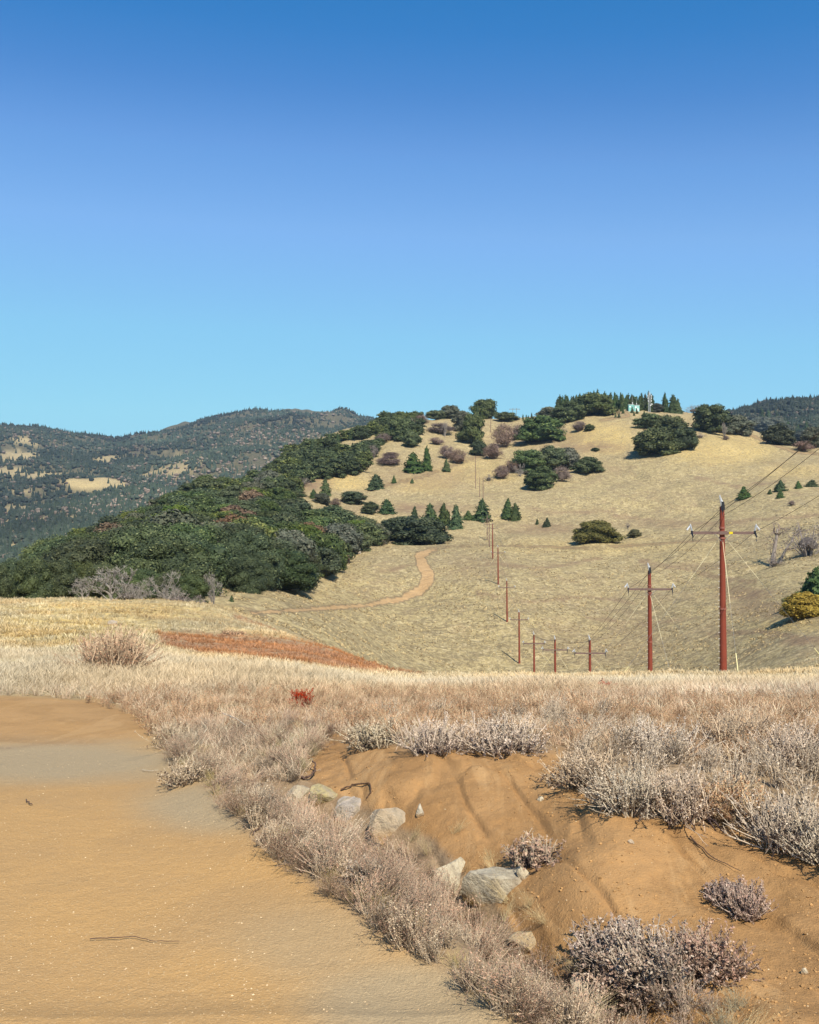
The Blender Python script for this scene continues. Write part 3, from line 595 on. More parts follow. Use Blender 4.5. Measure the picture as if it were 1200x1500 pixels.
_w = wood(); print('wood', len(_w))
zones = {'front': ('dark evergreen oak in the front row of woods behind the yellow grass crest', 'dark oaks of the front row on the left')}
def wood_label(kd, wm, u, py, hm):
    tone = {'oak_bright': 'yellowish', 'oak_grey': 'greyish', 'oak': 'dark', 'oak_near': 'dark', 'oak_brown': 'rusty'}[kd]; size = 'small' if wm < 12 else 'huge' if wm > 19 else 'broad' if wm > 15.5 else 'mid-sized'; tone = ('tall ' if hm > .78 * wm else 'low ' if hm < .67 * wm else 'domed ') + tone
    for lim, ph in ((60, 'at the far left edge'), (135, 'left of the wide bare tree'), (205, 'above the wide bare tree'), (275, 'above the fan-shaped bare tree'), (345, 'above the drooping bare tree'), (430, 'above the big corner oak'), (500, 'around the rusty brown oak'), (560, 'beside the purple shrubs'), (999, 'by the skyline')):
        if u < lim: break
    for lim, lv in ((845, 'at the foot of the woods'), (810, 'low on the wooded slope'), (775, 'on the middle wooded slope'), (735, 'high on the wooded slope'), (695, 'on the upper wooded slope'), (0, 'near the woods top')):
        if py > lim: break
    return size + ' ' + tone + ' oak ' + lv + ', ' + ph
_r = random.Random(3); cnt = {}; WT = []
for X, Y, Z, u, py in _w:
    t = _r.random(); big = 1.22 if Y < 300 else 1.0; wm = _r.uniform(11, 18) * big; hm = wm * _r.uniform(.58, .92); pt = float(fbm(X / 40, Y / 40, 91, 2))
    if Y > 400: wm *= 1.1
    if t < .20 + max(0, pt) * 1.0: kd = 'oak_bright'
    elif t > .90: kd = 'oak_grey'
    elif t > .875: kd = 'oak_brown'
    else: kd = 'oak_near' if Y < 300 else 'oak'
    if kd == 'oak_bright' and py > 842: kd = 'oak_near'
    if u < 330 and Y < 175: hm = min(hm, 50 * Y / F)
    WT.append((wm * F / Y, kd, wood_label(kd, wm, u, py, hm), X, Y, Z, wm, hm))
WT.sort(key=lambda t: -t[0])
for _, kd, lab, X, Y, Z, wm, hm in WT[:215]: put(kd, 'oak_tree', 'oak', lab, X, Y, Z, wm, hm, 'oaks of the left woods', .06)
def canopy(rest):
    rg = np.random.default_rng(6); mb = MB(); src = [oak_mesh(300 + i, .42, ncl=30, leaf=.055) for i in range(4)]; src = [(np.concatenate(m.V), [f for f in m.F], np.concatenate(m.C)) for m in src]
    for i, (_, kd, lab, X, Y, Z, wm, hm) in enumerate(rest):
        V, Fs, C = src[i % 4]; a = rg.uniform(0, 6.28); c, s = math.cos(a), math.sin(a); P = np.stack([(V[:, 0] * c - V[:, 1] * s) * wm + X, (V[:, 0] * s + V[:, 1] * c) * wm + Y, V[:, 2] * hm + Z - .06 * hm], -1)
        Ft = np.concatenate([f for f in Fs if f.shape[1] == 3]); Fq = np.concatenate([f for f in Fs if f.shape[1] == 4]); g = rg.uniform(.75, 1.3) * (np.array([1.35, 1.25, .9]) if kd == 'oak_bright' else np.array([1., 1., 1.]))
        base = mb.n; mb.add(P, Fq, C * g); mb.F.append(Ft + base); mb.V.append(np.zeros((0, 3))); mb.C.append(np.zeros((0, 3)))
    tag(mb.build('woodland_canopy', M_GRASS), 'distant closed canopy of small oak crowns on the upper left ridge', 'woodland', kind='stuff')
canopy(WT[215:]); print(cnt, len(WT))

# ------------------------------------------------------------ trees and shrubs one can tell apart
OAK = 'oak_tree'; CON = 'conifer_tree'; SH = 'shrub'
T = [
 ('twig_grey', SH, 'shrub', 'grey brown thicket at the right tip of the ridge woods below the skyline', 596, 628, 34, 20),
 ('twig', SH, 'shrub', 'brown thicket on the ridge between the broad green oak and the skyline', 616, 622, 30, 16),
 ('twig', SH, 'shrub', 'brown leafless shrub left of the broad green oak on the upper ridge', 560, 650, 28, 18),
 ('twig_grey', SH, 'shrub', 'grey thicket hanging over the edge of the yellow clearing', 528, 692, 26, 20),
 ('twig_grey', SH, 'shrub', 'grey bare scrub low in the woods beside the yellow clearing', 440, 712, 40, 16),
 ('twig', SH, 'shrub', 'brown shrub between the two small oaks of the middle gap', 492, 742, 20, 14),
 ('twig_grey', SH, 'shrub', 'wide grey brown scrub behind the domed oak near the hilltop', 812, 640, 44, 18),
 # kind, name, category, label, px, base py, width px, height px
 ('oak', OAK, 'oak', 'round dark oak standing apart at the right end of the ridge woods', 603, 655, 27, 25),
 ('oak_bright', OAK, 'oak', 'broad green oak behind the pale bare tree on the upper left ridge', 585, 645, 38, 34),
 ('twig_grey', SH, 'shrub', 'grey leafless thicket just below the ridge woods beside the purple brown patch', 546, 672, 26, 24),
 ('twig_purple', SH, 'shrub', 'flat purple brown shrub patch on the slope left of the conifer pair', 570, 683, 40, 16),
 ('twig_purple', SH, 'shrub', 'small flat purple brown shrub patch uphill of its larger neighbour', 573, 671, 30, 9),
 ('conifer', CON, 'conifer', 'broad bushy green conifer, left one of the pair on the upper slope', 605, 692, 34, 31),
 ('conifer', CON, 'conifer', 'slim pointed green conifer right beside the broad bushy one on the upper slope', 625, 690, 16, 38),
 ('conifer', CON, 'conifer', 'small dark cone-shaped conifer right of the pair on the upper slope', 654, 691, 12, 20),
 ('conifer', CON, 'conifer', 'lone bushy green conifer at the edge of the yellow grass slope', 550, 717, 27, 24),
 ('conifer', CON, 'conifer', 'tiny conifer right of the lone bushy one on the yellow slope', 577, 709, 8, 12),
 ('conifer', CON, 'conifer', 'tiny dark conifer at the left foot of the pale grassy spur', 604, 709, 6, 8),
 ('twig_purple', SH, 'shrub', 'wide purple brown shrub patch high on the slope below the skyline oaks', 645, 636, 44, 18),
 ('bare', 'bare_tree', 'tree', 'pale dead tree standing over the purple brown shrub patch near the skyline', 652, 640, 12, 26),
 ('twig', SH, 'shrub', 'reddish brown leafless shrub left of the tall dark oak on the upper slope', 656, 672, 30, 24),
 ('twig', SH, 'shrub', 'brown leafless shrub at the lower edge of the upper thicket', 672, 680, 32, 26),
 ('twig', SH, 'shrub', 'low brown shrub above the slim conifers on the upper slope', 640, 652, 26, 13),
 ('oak', OAK, 'oak', 'tall dark oak in the middle of the brown thicket on the upper slope', 692, 650, 36, 50),
 ('oak_grey', OAK, 'oak', 'greyish oak with a tall crown just left of the tall dark upper slope oak', 678, 632, 26, 32),
 ('oak', OAK, 'oak', 'small dark oak at the foot of the tall one in the brown thicket', 701, 668, 24, 26),
 ('oak', OAK, 'oak', 'dark skyline oak above the purple brown patch, first of the row', 639, 610, 28, 16),
 ('oak_grey', OAK, 'oak', 'dark low skyline oak second of the row above the purple brown patch', 660, 608, 28, 22),
 ('oak', OAK, 'oak', 'large dark oak on the skyline with a pale bare tree in front', 711, 612, 40, 32),
 ('bare', 'bare_tree', 'tree', 'pale bare tree in front of the large skyline oak', 707, 614, 12, 16),
 ('oak', OAK, 'oak', 'low dark oak on the skyline right of the large one', 741, 617, 34, 15),
 ('twig_grey', SH, 'shrub', 'grey brown low brush on the skyline beside the ridge woods', 612, 612, 36, 12),
 ('twig', SH, 'shrub', 'large reddish brown leafless thicket left of the domed oak', 738, 655, 40, 40),
 ('twig', SH, 'shrub', 'reddish brown leafless thicket downhill of the larger one', 722, 672, 34, 28),
 ('twig', SH, 'shrub', 'brown leafless thicket upper right, touching the domed oak', 757, 645, 28, 26),
 ('oak', OAK, 'oak', 'domed dark oak on the upper slope left of the small brown shrub', 793, 648, 66, 40),
 ('oak', OAK, 'oak', 'dark oak in front of the biggest hilltop crown, round and low', 832, 618, 46, 32),
 ('oak', OAK, 'oak', 'biggest wide dark oak on the hilltop, left of the telecom boxes', 866, 609, 62, 36),
 ('oak_grey', OAK, 'oak', 'greyish oak at the left foot of the hilltop clump', 805, 618, 34, 24),
 ('twig', SH, 'shrub', 'brown leafless shrub on the yellow slope below the hilltop oaks', 848, 632, 26, 18),
 ('oak', OAK, 'oak', 'small round dark oak right of the brown shrub below the hilltop', 864, 632, 15, 11),
 ('oak', OAK, 'oak', 'very small dark round bush alone on the upper yellow slope', 872, 662, 11, 6),
 ('twig', SH, 'shrub', 'purplish leafless shrub at the left end of the mid slope clump', 735, 702, 30, 22),
 ('twig', SH, 'shrub', 'brown grey shrub just above the left end of the mid slope clump', 752, 692, 36, 24),
 ('oak', OAK, 'oak', 'dark oak in the upper left of the mid slope clump', 776, 692, 48, 36),
 ('oak', OAK, 'oak', 'dark oak forming the top of the mid slope clump', 808, 688, 52, 38),
 ('oak_grey', OAK, 'oak', 'greyish dark oak in the upper right of the mid slope clump', 832, 686, 42, 32),
 ('oak', OAK, 'oak', 'low dark oak at the right end of the mid slope clump', 862, 692, 40, 24),
 ('oak', OAK, 'oak', 'rounded green oak at the bottom front of the mid slope clump', 792, 717, 46, 37),
 ('twig', SH, 'shrub', 'brown leafless bush right of the rounded oak at the bottom of the clump', 822, 706, 34, 26),
 ('bare', 'bare_tree', 'tree', 'pale bare branching tree at the left of the mid slope clump', 762, 698, 22, 20),
 ('twig_grey', SH, 'shrub', 'small thin grey bush left of the mid slope clump', 716, 706, 18, 12),
 ('olive', OAK, 'bush', 'broad olive green bush standing alone in the middle of the grassy hill', 873, 793, 70, 38),
 ('olive', OAK, 'bush', 'small grey olive bush right of the broad olive green one', 930, 787, 21, 14),
 ('twig_grey', SH, 'shrub', 'tiny grey leafless shrub above the small grey olive bush', 920, 774, 11, 10),
 ('conifer', CON, 'conifer', 'tiny cone-shaped conifer left of the small round one above the fallen bank', 787, 770, 6, 9),
 ('conifer', CON, 'conifer', 'small bushy conifer between the row of conifers and the olive bush', 801, 772, 12, 15),
 # the conifer row beside the poles
 ('conifer', CON, 'conifer', 'small pointed conifer at the left start of the row behind the dark oaks', 607, 760, 12, 20),
 ('conifer', CON, 'conifer', 'bushy conifer, second of the row behind the dark oaks', 631, 766, 26, 30),
 ('conifer', CON, 'conifer', 'tall conifer in the middle of the row behind the dark oaks', 650, 770, 22, 34),
 ('conifer', CON, 'conifer', 'conifer at the right end of the row, touching the dark oaks', 668, 774, 24, 36),
 ('conifer', CON, 'conifer', 'low spreading conifer right of the row, before the power poles', 686, 762, 18, 14),
 ('conifer', CON, 'conifer', 'bushy rounded conifer directly behind the line of power poles', 705, 763, 29, 34),
 ('conifer', CON, 'conifer', 'left and taller of the two joined conifers right of the power poles', 744, 762, 18, 31),
 ('conifer', CON, 'conifer', 'right and lower of the two joined conifers right of the power poles', 755, 761, 20, 26),
 ('oak', OAK, 'oak', 'wide low dark oak at the right tip of the lower woods, above the trail bend', 616, 798, 80, 44),
 ('oak', OAK, 'oak', 'dark oak left of the wide low one above the trail bend', 580, 790, 54, 36),
 ('oak_grey', OAK, 'oak', 'greyish round oak between the lower woods and the trail bend', 553, 795, 32, 30),
 ('twig', SH, 'shrub', 'small round pinkish brown shrub in front of the oaks above the trail bend', 557, 799, 18, 14),
 ('oak_grey', OAK, 'oak', 'big grey green oak above the pale post at the edge of the woods', 497, 812, 56, 48),
 ('oak_brown', OAK, 'oak', 'oak with a rusty brown crown in the lower woods', 450, 806, 56, 42),
 ('oak_near', OAK, 'oak', 'large round dark oak at the front corner of the woods by the grass', 418, 864, 92, 64),
 ('oak_near', OAK, 'oak', 'dark oak left of the large round one at the front corner of the woods', 366, 868, 62, 58),
 ('twig_grey', SH, 'shrub', 'grey brown leafless shrub between the large round oak and the grey green oak', 466, 828, 24, 34),
 # small trees in the gap above the lower woods
 ('conifer', CON, 'conifer', 'dark conifer with a double top in the gap between the two woods', 477, 726, 20, 26),
 ('conifer', CON, 'conifer', 'low bushy conifer at the left of the gap between the two woods', 433, 727, 28, 16),
 ('conifer', CON, 'conifer', 'small bushy conifer between the low one and the double-topped one', 459, 730, 14, 14),
 ('oak', OAK, 'oak', 'round dark oak at the left of the gap between the two woods', 433, 745, 30, 20),
 ('oak_grey', OAK, 'oak', 'small greyish oak under the double-topped conifer', 472, 738, 24, 16),
 ('oak', OAK, 'oak', 'low dark oak right of the double-topped conifer', 516, 738, 38, 20),
 ('conifer', CON, 'conifer', 'wide bushy conifer just right of the gap between the two woods', 566, 752, 28, 22),
 ('oak', OAK, 'oak', 'low dark oak left of the wide bushy conifer at the gap', 543, 752, 24, 18),
 ('oak', OAK, 'oak', 'dark low oak below the small pointed conifer behind the trail bend', 592, 772, 40, 16),
 # hilltop right of the oaks
 ('oak_grey', SH, 'bush', 'round grey green bush at the base of the telecom mast', 963, 604, 19, 14),
 ('oak', OAK, 'oak', 'low oak at the upper left tip of the big clump on the bright slope', 951, 628, 42, 24),
 ('oak', OAK, 'oak', 'dark oak in the middle of the big clump on the bright slope', 984, 645, 52, 38),
 ('oak', OAK, 'oak', 'largest dark oak at the front of the big clump on the bright slope', 957, 666, 68, 44),
 ('oak', OAK, 'oak', 'low dark oak at the right end of the big clump on the bright slope', 1003, 659, 38, 36),
 ('twig_grey', SH, 'shrub', 'low grey brush right of the big clump on the bright slope', 1026, 642, 24, 10),
 ('oak', OAK, 'oak', 'large dark oak on the right shoulder of the hill, left of the pale bare tree', 1040, 632, 54, 44),
 ('oak_grey', OAK, 'oak', 'greyish oak behind the pale bare tree on the right shoulder', 1078, 635, 44, 30),
 ('bare', 'bare_tree', 'tree', 'pale bare leaning tree on the right shoulder of the hill', 1062, 643, 16, 26),
 ('twig', SH, 'shrub', 'reddish brown brush at the foot of the pale bare tree on the right shoulder', 1063, 645, 13, 8),
 ('twig', SH, 'shrub', 'reddish brown brush on the track right of the pale bare tree', 1087, 637, 13, 9),
 ('twig_grey', SH, 'shrub', 'brown grey skyline brush between the mast grove and the right shoulder', 1018, 604, 40, 14),
 ('twig', SH, 'shrub', 'low brown brush right of the mast grove on the hilltop', 985, 603, 32, 10),
 ('oak', OAK, 'oak', 'dark oak below the right hand woods beside the track', 1141, 652, 46, 34),
 ('oak_grey', OAK, 'oak', 'greyish oak above the track at the right shoulder', 1118, 636, 36, 26),
 ('twig', SH, 'shrub', 'brown brush at the lower end of the track on the right edge', 1178, 662, 34, 18),
 ('oak_grey', OAK, 'oak', 'grey green oak at the right edge above the brown brush', 1192, 655, 40, 32),
 ('conifer', CON, 'conifer', 'bushy conifer just right of the tallest pole top, on the hillside', 1090, 731, 22, 19),
 ('conifer', CON, 'conifer', 'broad green conifer in the small group near the right edge', 1144, 720, 19, 18),
 ('conifer', CON, 'conifer', 'small conifer in front of the broad green one near the right edge', 1144, 730, 12, 12),
 ('conifer', CON, 'conifer', 'tiny conifer left of the broad green one near the right edge', 1128, 724, 7, 8),
 ('conifer', CON, 'conifer', 'narrow conifer between the small group and the right edge hedge', 1170, 716, 11, 12),
 ('conifer', CON, 'conifer', 'low conifer touching the right edge of the hillside', 1190, 713, 20, 11),
 ('twig', SH, 'shrub', 'small dark brown bush alone below the conifers near the right edge', 1160, 742, 12, 8),
 ('conifer', CON, 'conifer', 'tiny green conifer at the grass edge below the lower woods', 339, 882, 8, 10),
]
for k, nm, cat, lab, px, py, wp, hp in T: place(k, nm, cat, lab, px, py, wp, hp)
# right edge of the valley
place('twig_grey', SH, 'shrub', 'large grey leafless thicket behind the dead snag near the right edge', 1184, 815, 78, 62, 130)
place('twig_grey', SH, 'shrub', 'fallen grey brush heap at the foot of the dead snag', 1134, 830, 34, 18, 130)
place('conifer', CON, 'conifer', 'dark spreading evergreen behind the golden shrub at the right edge', 1196, 890, 62, 62, 120)
PROTO['golden'] = [[mk(oak_mesh(91, 2.4, ((.16, .10, .015), (.30, .19, .028), (.42, .29, .06)), leaf=.032, ncl=70), 'crown', M_BROWN)]]; _n['golden'] = 0
place('golden', SH, 'shrub', 'golden yellow shrub at the right edge below the dark evergreen', 1180, 903, 74, 42, 120)
place('olive', SH, 'shrub', 'dull olive shrub joined to the left side of the golden one', 1160, 893, 30, 26, 120)
def snag():
    X, Y, Z = at(1135, 828, 130); s = Y / F; o = empty('dead_tree', (X, Y, Z)); rg = np.random.default_rng(4)
    mb = MB(); tube(mb, np.array([(-4, 0, -2), (-2, 0, 12), (1, 1, 28), (3, 0, 42), (4, 0, 54)]) * s, np.array([4, 3, 2.6, 2, 1]) * s, (.30, .25, .21), 7); mb.build('trunk', M_WOOD, o)
    mb = MB(); tube(mb, np.array([(8, 0, -2), (10, 0, 10), (16, 0, 22), (24, 0, 34), (28, 0, 44)]) * s, np.array([2.6, 2.2, 1.8, 1.3, .7]) * s, (.26, .22, .18), 6); mb.build('trunk', M_WOOD, o)
    for p, d in (((3, 0, 40), (.7, 0, .6)), ((4, 0, 50), (.9, 0, .35)), ((1, 0, 28), (-.8, 0, .5)), ((24, 0, 34), (.6, .2, .8)), ((16, 0, 22), (.9, -.3, .4)), ((28, 0, 44), (.5, 0, .9)), ((-1, 0, 16), (-.8, 0, .3)), ((3, 0, 44), (-.7, 0, .7))):
        mb = MB(); branching(mb, np.array(p) * s, d, 13 * s, 1.3 * s, 3, rg, (.20, .15, .12), (2, 3), .7, .0, 4, None, .35, .22 * s); mb.build('branch', M_WOOD, o)
    tag(o, 'grey dead snag with a broken top and twisted limbs near the right edge', 'tree')
snag()
# bare trees in front of the left woods
for px, py, wp, hp, lab in ((165, 877, 84, 54, 'wide brown grey bare tree in front of the dark oaks, left of the fan-shaped one'), (245, 880, 62, 48, 'fan-shaped pale bare tree at the crest of the yellow grass'),
                            (312, 866, 42, 52, 'pale drooping bare tree at the notch between the two woods'), (122, 876, 44, 34, 'small dark bare tree at the left of the wide brown grey one'), (206, 878, 40, 36, 'thin bare tree between the wide one and the fan-shaped one')):
    place('bare', 'bare_tree', 'tree', lab, px, py, wp, hp, Y=118 if px != 312 else 150)
for px, wp, hp, lab in ((190, 60, 34, 'brown leafless thicket under the wide bare tree'), (262, 44, 30, 'grey brown thicket right behind the fan-shaped bare tree'), (290, 30, 22, 'grey thicket at the right end of the front row of woods')):
    place('twig_grey', SH, 'shrub', lab, px, 880, wp, hp, Y=124)
for px in (-50, -15, 20, 52, 86, 118, 150, 182, 214, 246, 276):
    hp = {-50: 52, -15: 50, 20: 48, 52: 52, 86: 50, 118: 46, 150: 40, 182: 38, 214: 40, 246: 34, 276: 28}[px] + 20
    place('oak_near', OAK, 'oak', 'dark front row oak behind the crest, ' + {-50: 'cut by the left edge', -15: 'at the left edge', 20: 'second from the left edge', 52: 'third from the left edge', 86: 'left of the small dark bare tree', 118: 'right behind the small dark bare tree', 150: 'behind the left limbs of the wide bare tree', 182: 'behind the right limbs of the wide bare tree', 214: 'left of the fan-shaped bare tree', 246: 'behind the fan-shaped bare tree', 276: 'at the right end of the row'}[px], px, 880, 56, hp * 1.04, Y=rnd.uniform(132, 146), group=zones['front'][1])
# small conifers under the hilltop boxes
for x, y, h in ((898, 603, 7), (904, 603, 9), (910, 603, 9), (913, 606, 8), (902, 612, 7), (907, 612, 9), (920, 602, 7), (926, 605, 10), (933, 606, 9), (929, 609, 7), (937, 602, 7), (944, 608, 7)):
    place('conifer', CON, 'conifer', 'tiny dark planted conifer on the bare hilltop below the telecom boxes', x, y, h * .62, h, 500, group='tiny conifers below the telecom boxes')
# skyline conifer grove
g_ = 'conifers of the hilltop grove'
for i in range(34):
    x = 816 + i * 4.2 + rnd.uniform(-1, 1); top = 570 + (0 if x < 880 else 4) + rnd.uniform(-2, 5)
    place('conifer', CON, 'conifer', 'tall green conifer in the skyline grove ' + ('left of the biggest hilltop oak' if x < 840 else 'rising behind the biggest hilltop oak' if x < 885 else 'between the biggest hilltop oak and the cabins' if x < 920 else 'just behind the cabins and mast'), x, 600, rnd.uniform(13, 19), 600 - top, Y=rnd.uniform(868, 900), group=g_)
for x, wd, tp, lab in ((974, 13, 571, 'narrow conifer at the right part of the hilltop grove'), (986, 19, 573, 'thick dark conifer at the right end of the hilltop grove, beside the narrow one'), (994, 14, 578, 'lower dark conifer closing the hilltop grove on the right'), (951, 12, 570, 'tall slim conifer right behind the telecom mast')):
    place('conifer', CON, 'conifer', lab, x, 602, wd, 602 - tp, Y=866)
# small skyline conifers left of the hilltop and woods on the right shoulder
for x in (766, 771, 774, 779, 753, 746): place('conifer', CON, 'conifer', 'tiny conifer on the distant skyline between the two oak clumps', x, 612, 4, rnd.uniform(6, 10), Y=860, group='tiny conifers on the skyline')
for x in (700, 706, 696): place('conifer', CON, 'conifer', 'pointed conifer tops poking above the large skyline oak', x, 610, 7, 26, Y=870, group='conifer tops at the large skyline oak')
for i in range(30):
    x = rnd.uniform(1092, 1215); b = 612 + (x - 1092) * .28 + rnd.uniform(-4, 8); k = 'conifer' if rnd.random() < .6 else 'oak_grey'
    place(k, CON if k == 'conifer' else OAK, 'conifer' if k == 'conifer' else 'oak', ('slim conifer' if k == 'conifer' else 'greyish oak') + ' in the right shoulder woods, ' + ('left of the dark track oak' if x < 1120 else 'above the dark track oak' if x < 1150 else 'right of the dark track oak' if x < 1180 else 'at the right edge'), x, b, rnd.uniform(10, 15) if k == 'conifer' else rnd.uniform(18, 30), rnd.uniform(15, 22) if k == 'conifer' else rnd.uniform(12, 17), 600,
          group='conifers of the right shoulder woods' if k == 'conifer' else 'greyish oaks of the right shoulder woods')
# conifers standing in the left ridge woods
for x, b, w_, h_ in ((458, 668, 14, 26), (470, 660, 12, 22), (482, 655, 12, 20), (495, 650, 10, 18), (462, 676, 12, 20), (560, 628, 10, 18), (572, 622, 10, 16), (584, 618, 9, 15), (596, 615, 9, 14), (545, 634, 10, 16), (515, 644, 12, 18)):
    place('conifer', CON, 'conifer', 'dark pointed conifer rising out of the canopy along the left ridge line', x, b, w_, h_, 300, group='conifers along the left ridge line')

# ------------------------------------------------------------ far mountain forest (nobody could count it)
def far_forest():
    rg = np.random.default_rng(9); n = 75000
    u = np.concatenate([rg.uniform(-60, 640, int(n * .86)), rg.uniform(1050, 1260, n - int(n * .86))]); Y = np.exp(np.where(u < 700, rg.uniform(math.log(1250), math.log(4300), n), rg.uniform(math.log(1500), math.log(3000), n)))
    X = (u - 600) / F * Y; Z = ground(X, Y); py = HOR - F * (Z - ZC) / Y; cl = far_clear(u, py, X, Y)
    dens = np.clip(.72 + fbm(X / 160, Y / 160, 71, 3) * 1.1, .2, 1) * (1 - np.clip(cl, 0, .93))
    ok = (py < 850) & (rg.random(n) < dens); X, Y, Z = X[ok], Y[ok], Z[ok]; n = len(X); print('far trees', n)
    con = rg.random(n) < .45
    ks = 7; th = np.arange(ks) / ks * 2 * np.pi
    def batch(sel, prof, colA, colB):
        m = sel.sum(); P = np.stack([X[sel], Y[sel], Z[sel]], -1); s = rg.uniform(.6, 1.25, (m, 1))
        rings = []
        for r, z in prof: 
            rr = r * (1 + rg.normal(0, .16, (m, ks))); rings.append(np.stack([np.cos(th) * rr, np.sin(th) * rr, np.full((m, ks), z) + rg.normal(0, .05 * prof[-1][1], (m, ks))], -1) * s[:, :, None] + P[:, None])
        V = np.stack(rings, 1).reshape(m, -1, 3); nv = V.shape[1]; i = np.arange(len(prof) - 1)[:, None] * ks; j = np.arange(ks)[None]; k = (j + 1) % ks
        q = np.stack([i + j, i + k, i + ks + k, i + ks + j], -1).reshape(-1, 4); Fq = (q[None] + (np.arange(m) * nv)[:, None, None]).reshape(-1, 4)
        t = rg.random((m, 1)); c = np.array(colA) * (1 - t) + np.array(colB) * t; c = c * np.clip(1 + fbm(X[sel] / 420, Y[sel] / 420, 93, 4)[:, None] * 1.1, .55, 1.7); return V.reshape(-1, 3), Fq, np.repeat(c, nv, axis=0)
    mb = MB(); mb.add(*batch(con, [(2.9, 0), (2.6, 3), (1.4, 8), (.12, 14)], (.020, .034, .022), (.040, .056, .032)))
    bw = (~con) & (rg.random(n) < .14 + .5 * (fbm(X / 300, Y / 300, 95, 3) > .12)); mb.add(*batch(bw, [(3, -.5), (4.8, 2.2), (4.4, 4.2), (.5, 6)], (.13, .095, .07), (.19, .15, .11)))
    gr = (~con) & ~bw; mb.add(*batch(gr, [(3.4, -.5), (5.6, 2.8), (4.9, 5.8), (.6, 8.4)], (.022, .034, .022), (.050, .060, .038)))
    o = mb.build('mountain_forest', M_GRASS); tag(o, 'dark wooded cover of conifers and oaks spread over the far mountains', 'forest', kind='stuff')
far_forest()
# ------------------------------------------------------------ power line
RED = (.20, .042, .022); BRN = (.15, .095, .08); PALE = (.62, .58, .42); GREY = (.50, .52, .53); DARK = (.03, .03, .032)
POLES = [ # px of shaft, depth, py of top, crossarm half width (m), label
 (1343, 38, None, 'power pole'),
 (1060, 65, 742, 'tallest rust red steel power pole, nearest the viewer, with a yellow tag on its crossarm'),
 (953, 93, 836, 'second tallest rust red steel power pole, left of the tallest one'),
 (865, 134, 938, 'dark red power pole left of the second tallest, its crossarm tips plainly seen'),
 (814, 168, 937, 'short rust red power pole rising over the grass crest, left of the dark red one'),
 (783, 200, 930, 'thin rust red power pole at the left end of the row over the grass crest'),
 (761, 235, 897, 'power pole in the valley, lowest of the poles whose foot is in view'),
 (743, 271, 851, 'second power pole up from the valley bottom'),
 (730, 316, 802, 'third power pole up from the valley bottom, below the faint track'),
 (722, 370, 767, 'power pole standing right at the faint track'),
 (717, 410, 762, 'power pole just uphill of the faint track'),
 (714, 452, 755, 'power pole in front of the bushy rounded conifer'),
 (708, 535, 700, 'brownish power pole just above the bushy rounded conifer'),
 (703, 560, 699, 'brownish power pole on the slope right above the conifer row'),
 (697, 600, 668, 'highest brownish power pole on the grassy spur'),
 (719, 800, 612, 'tiny thin power pole near the skyline beside the brown thicket')]
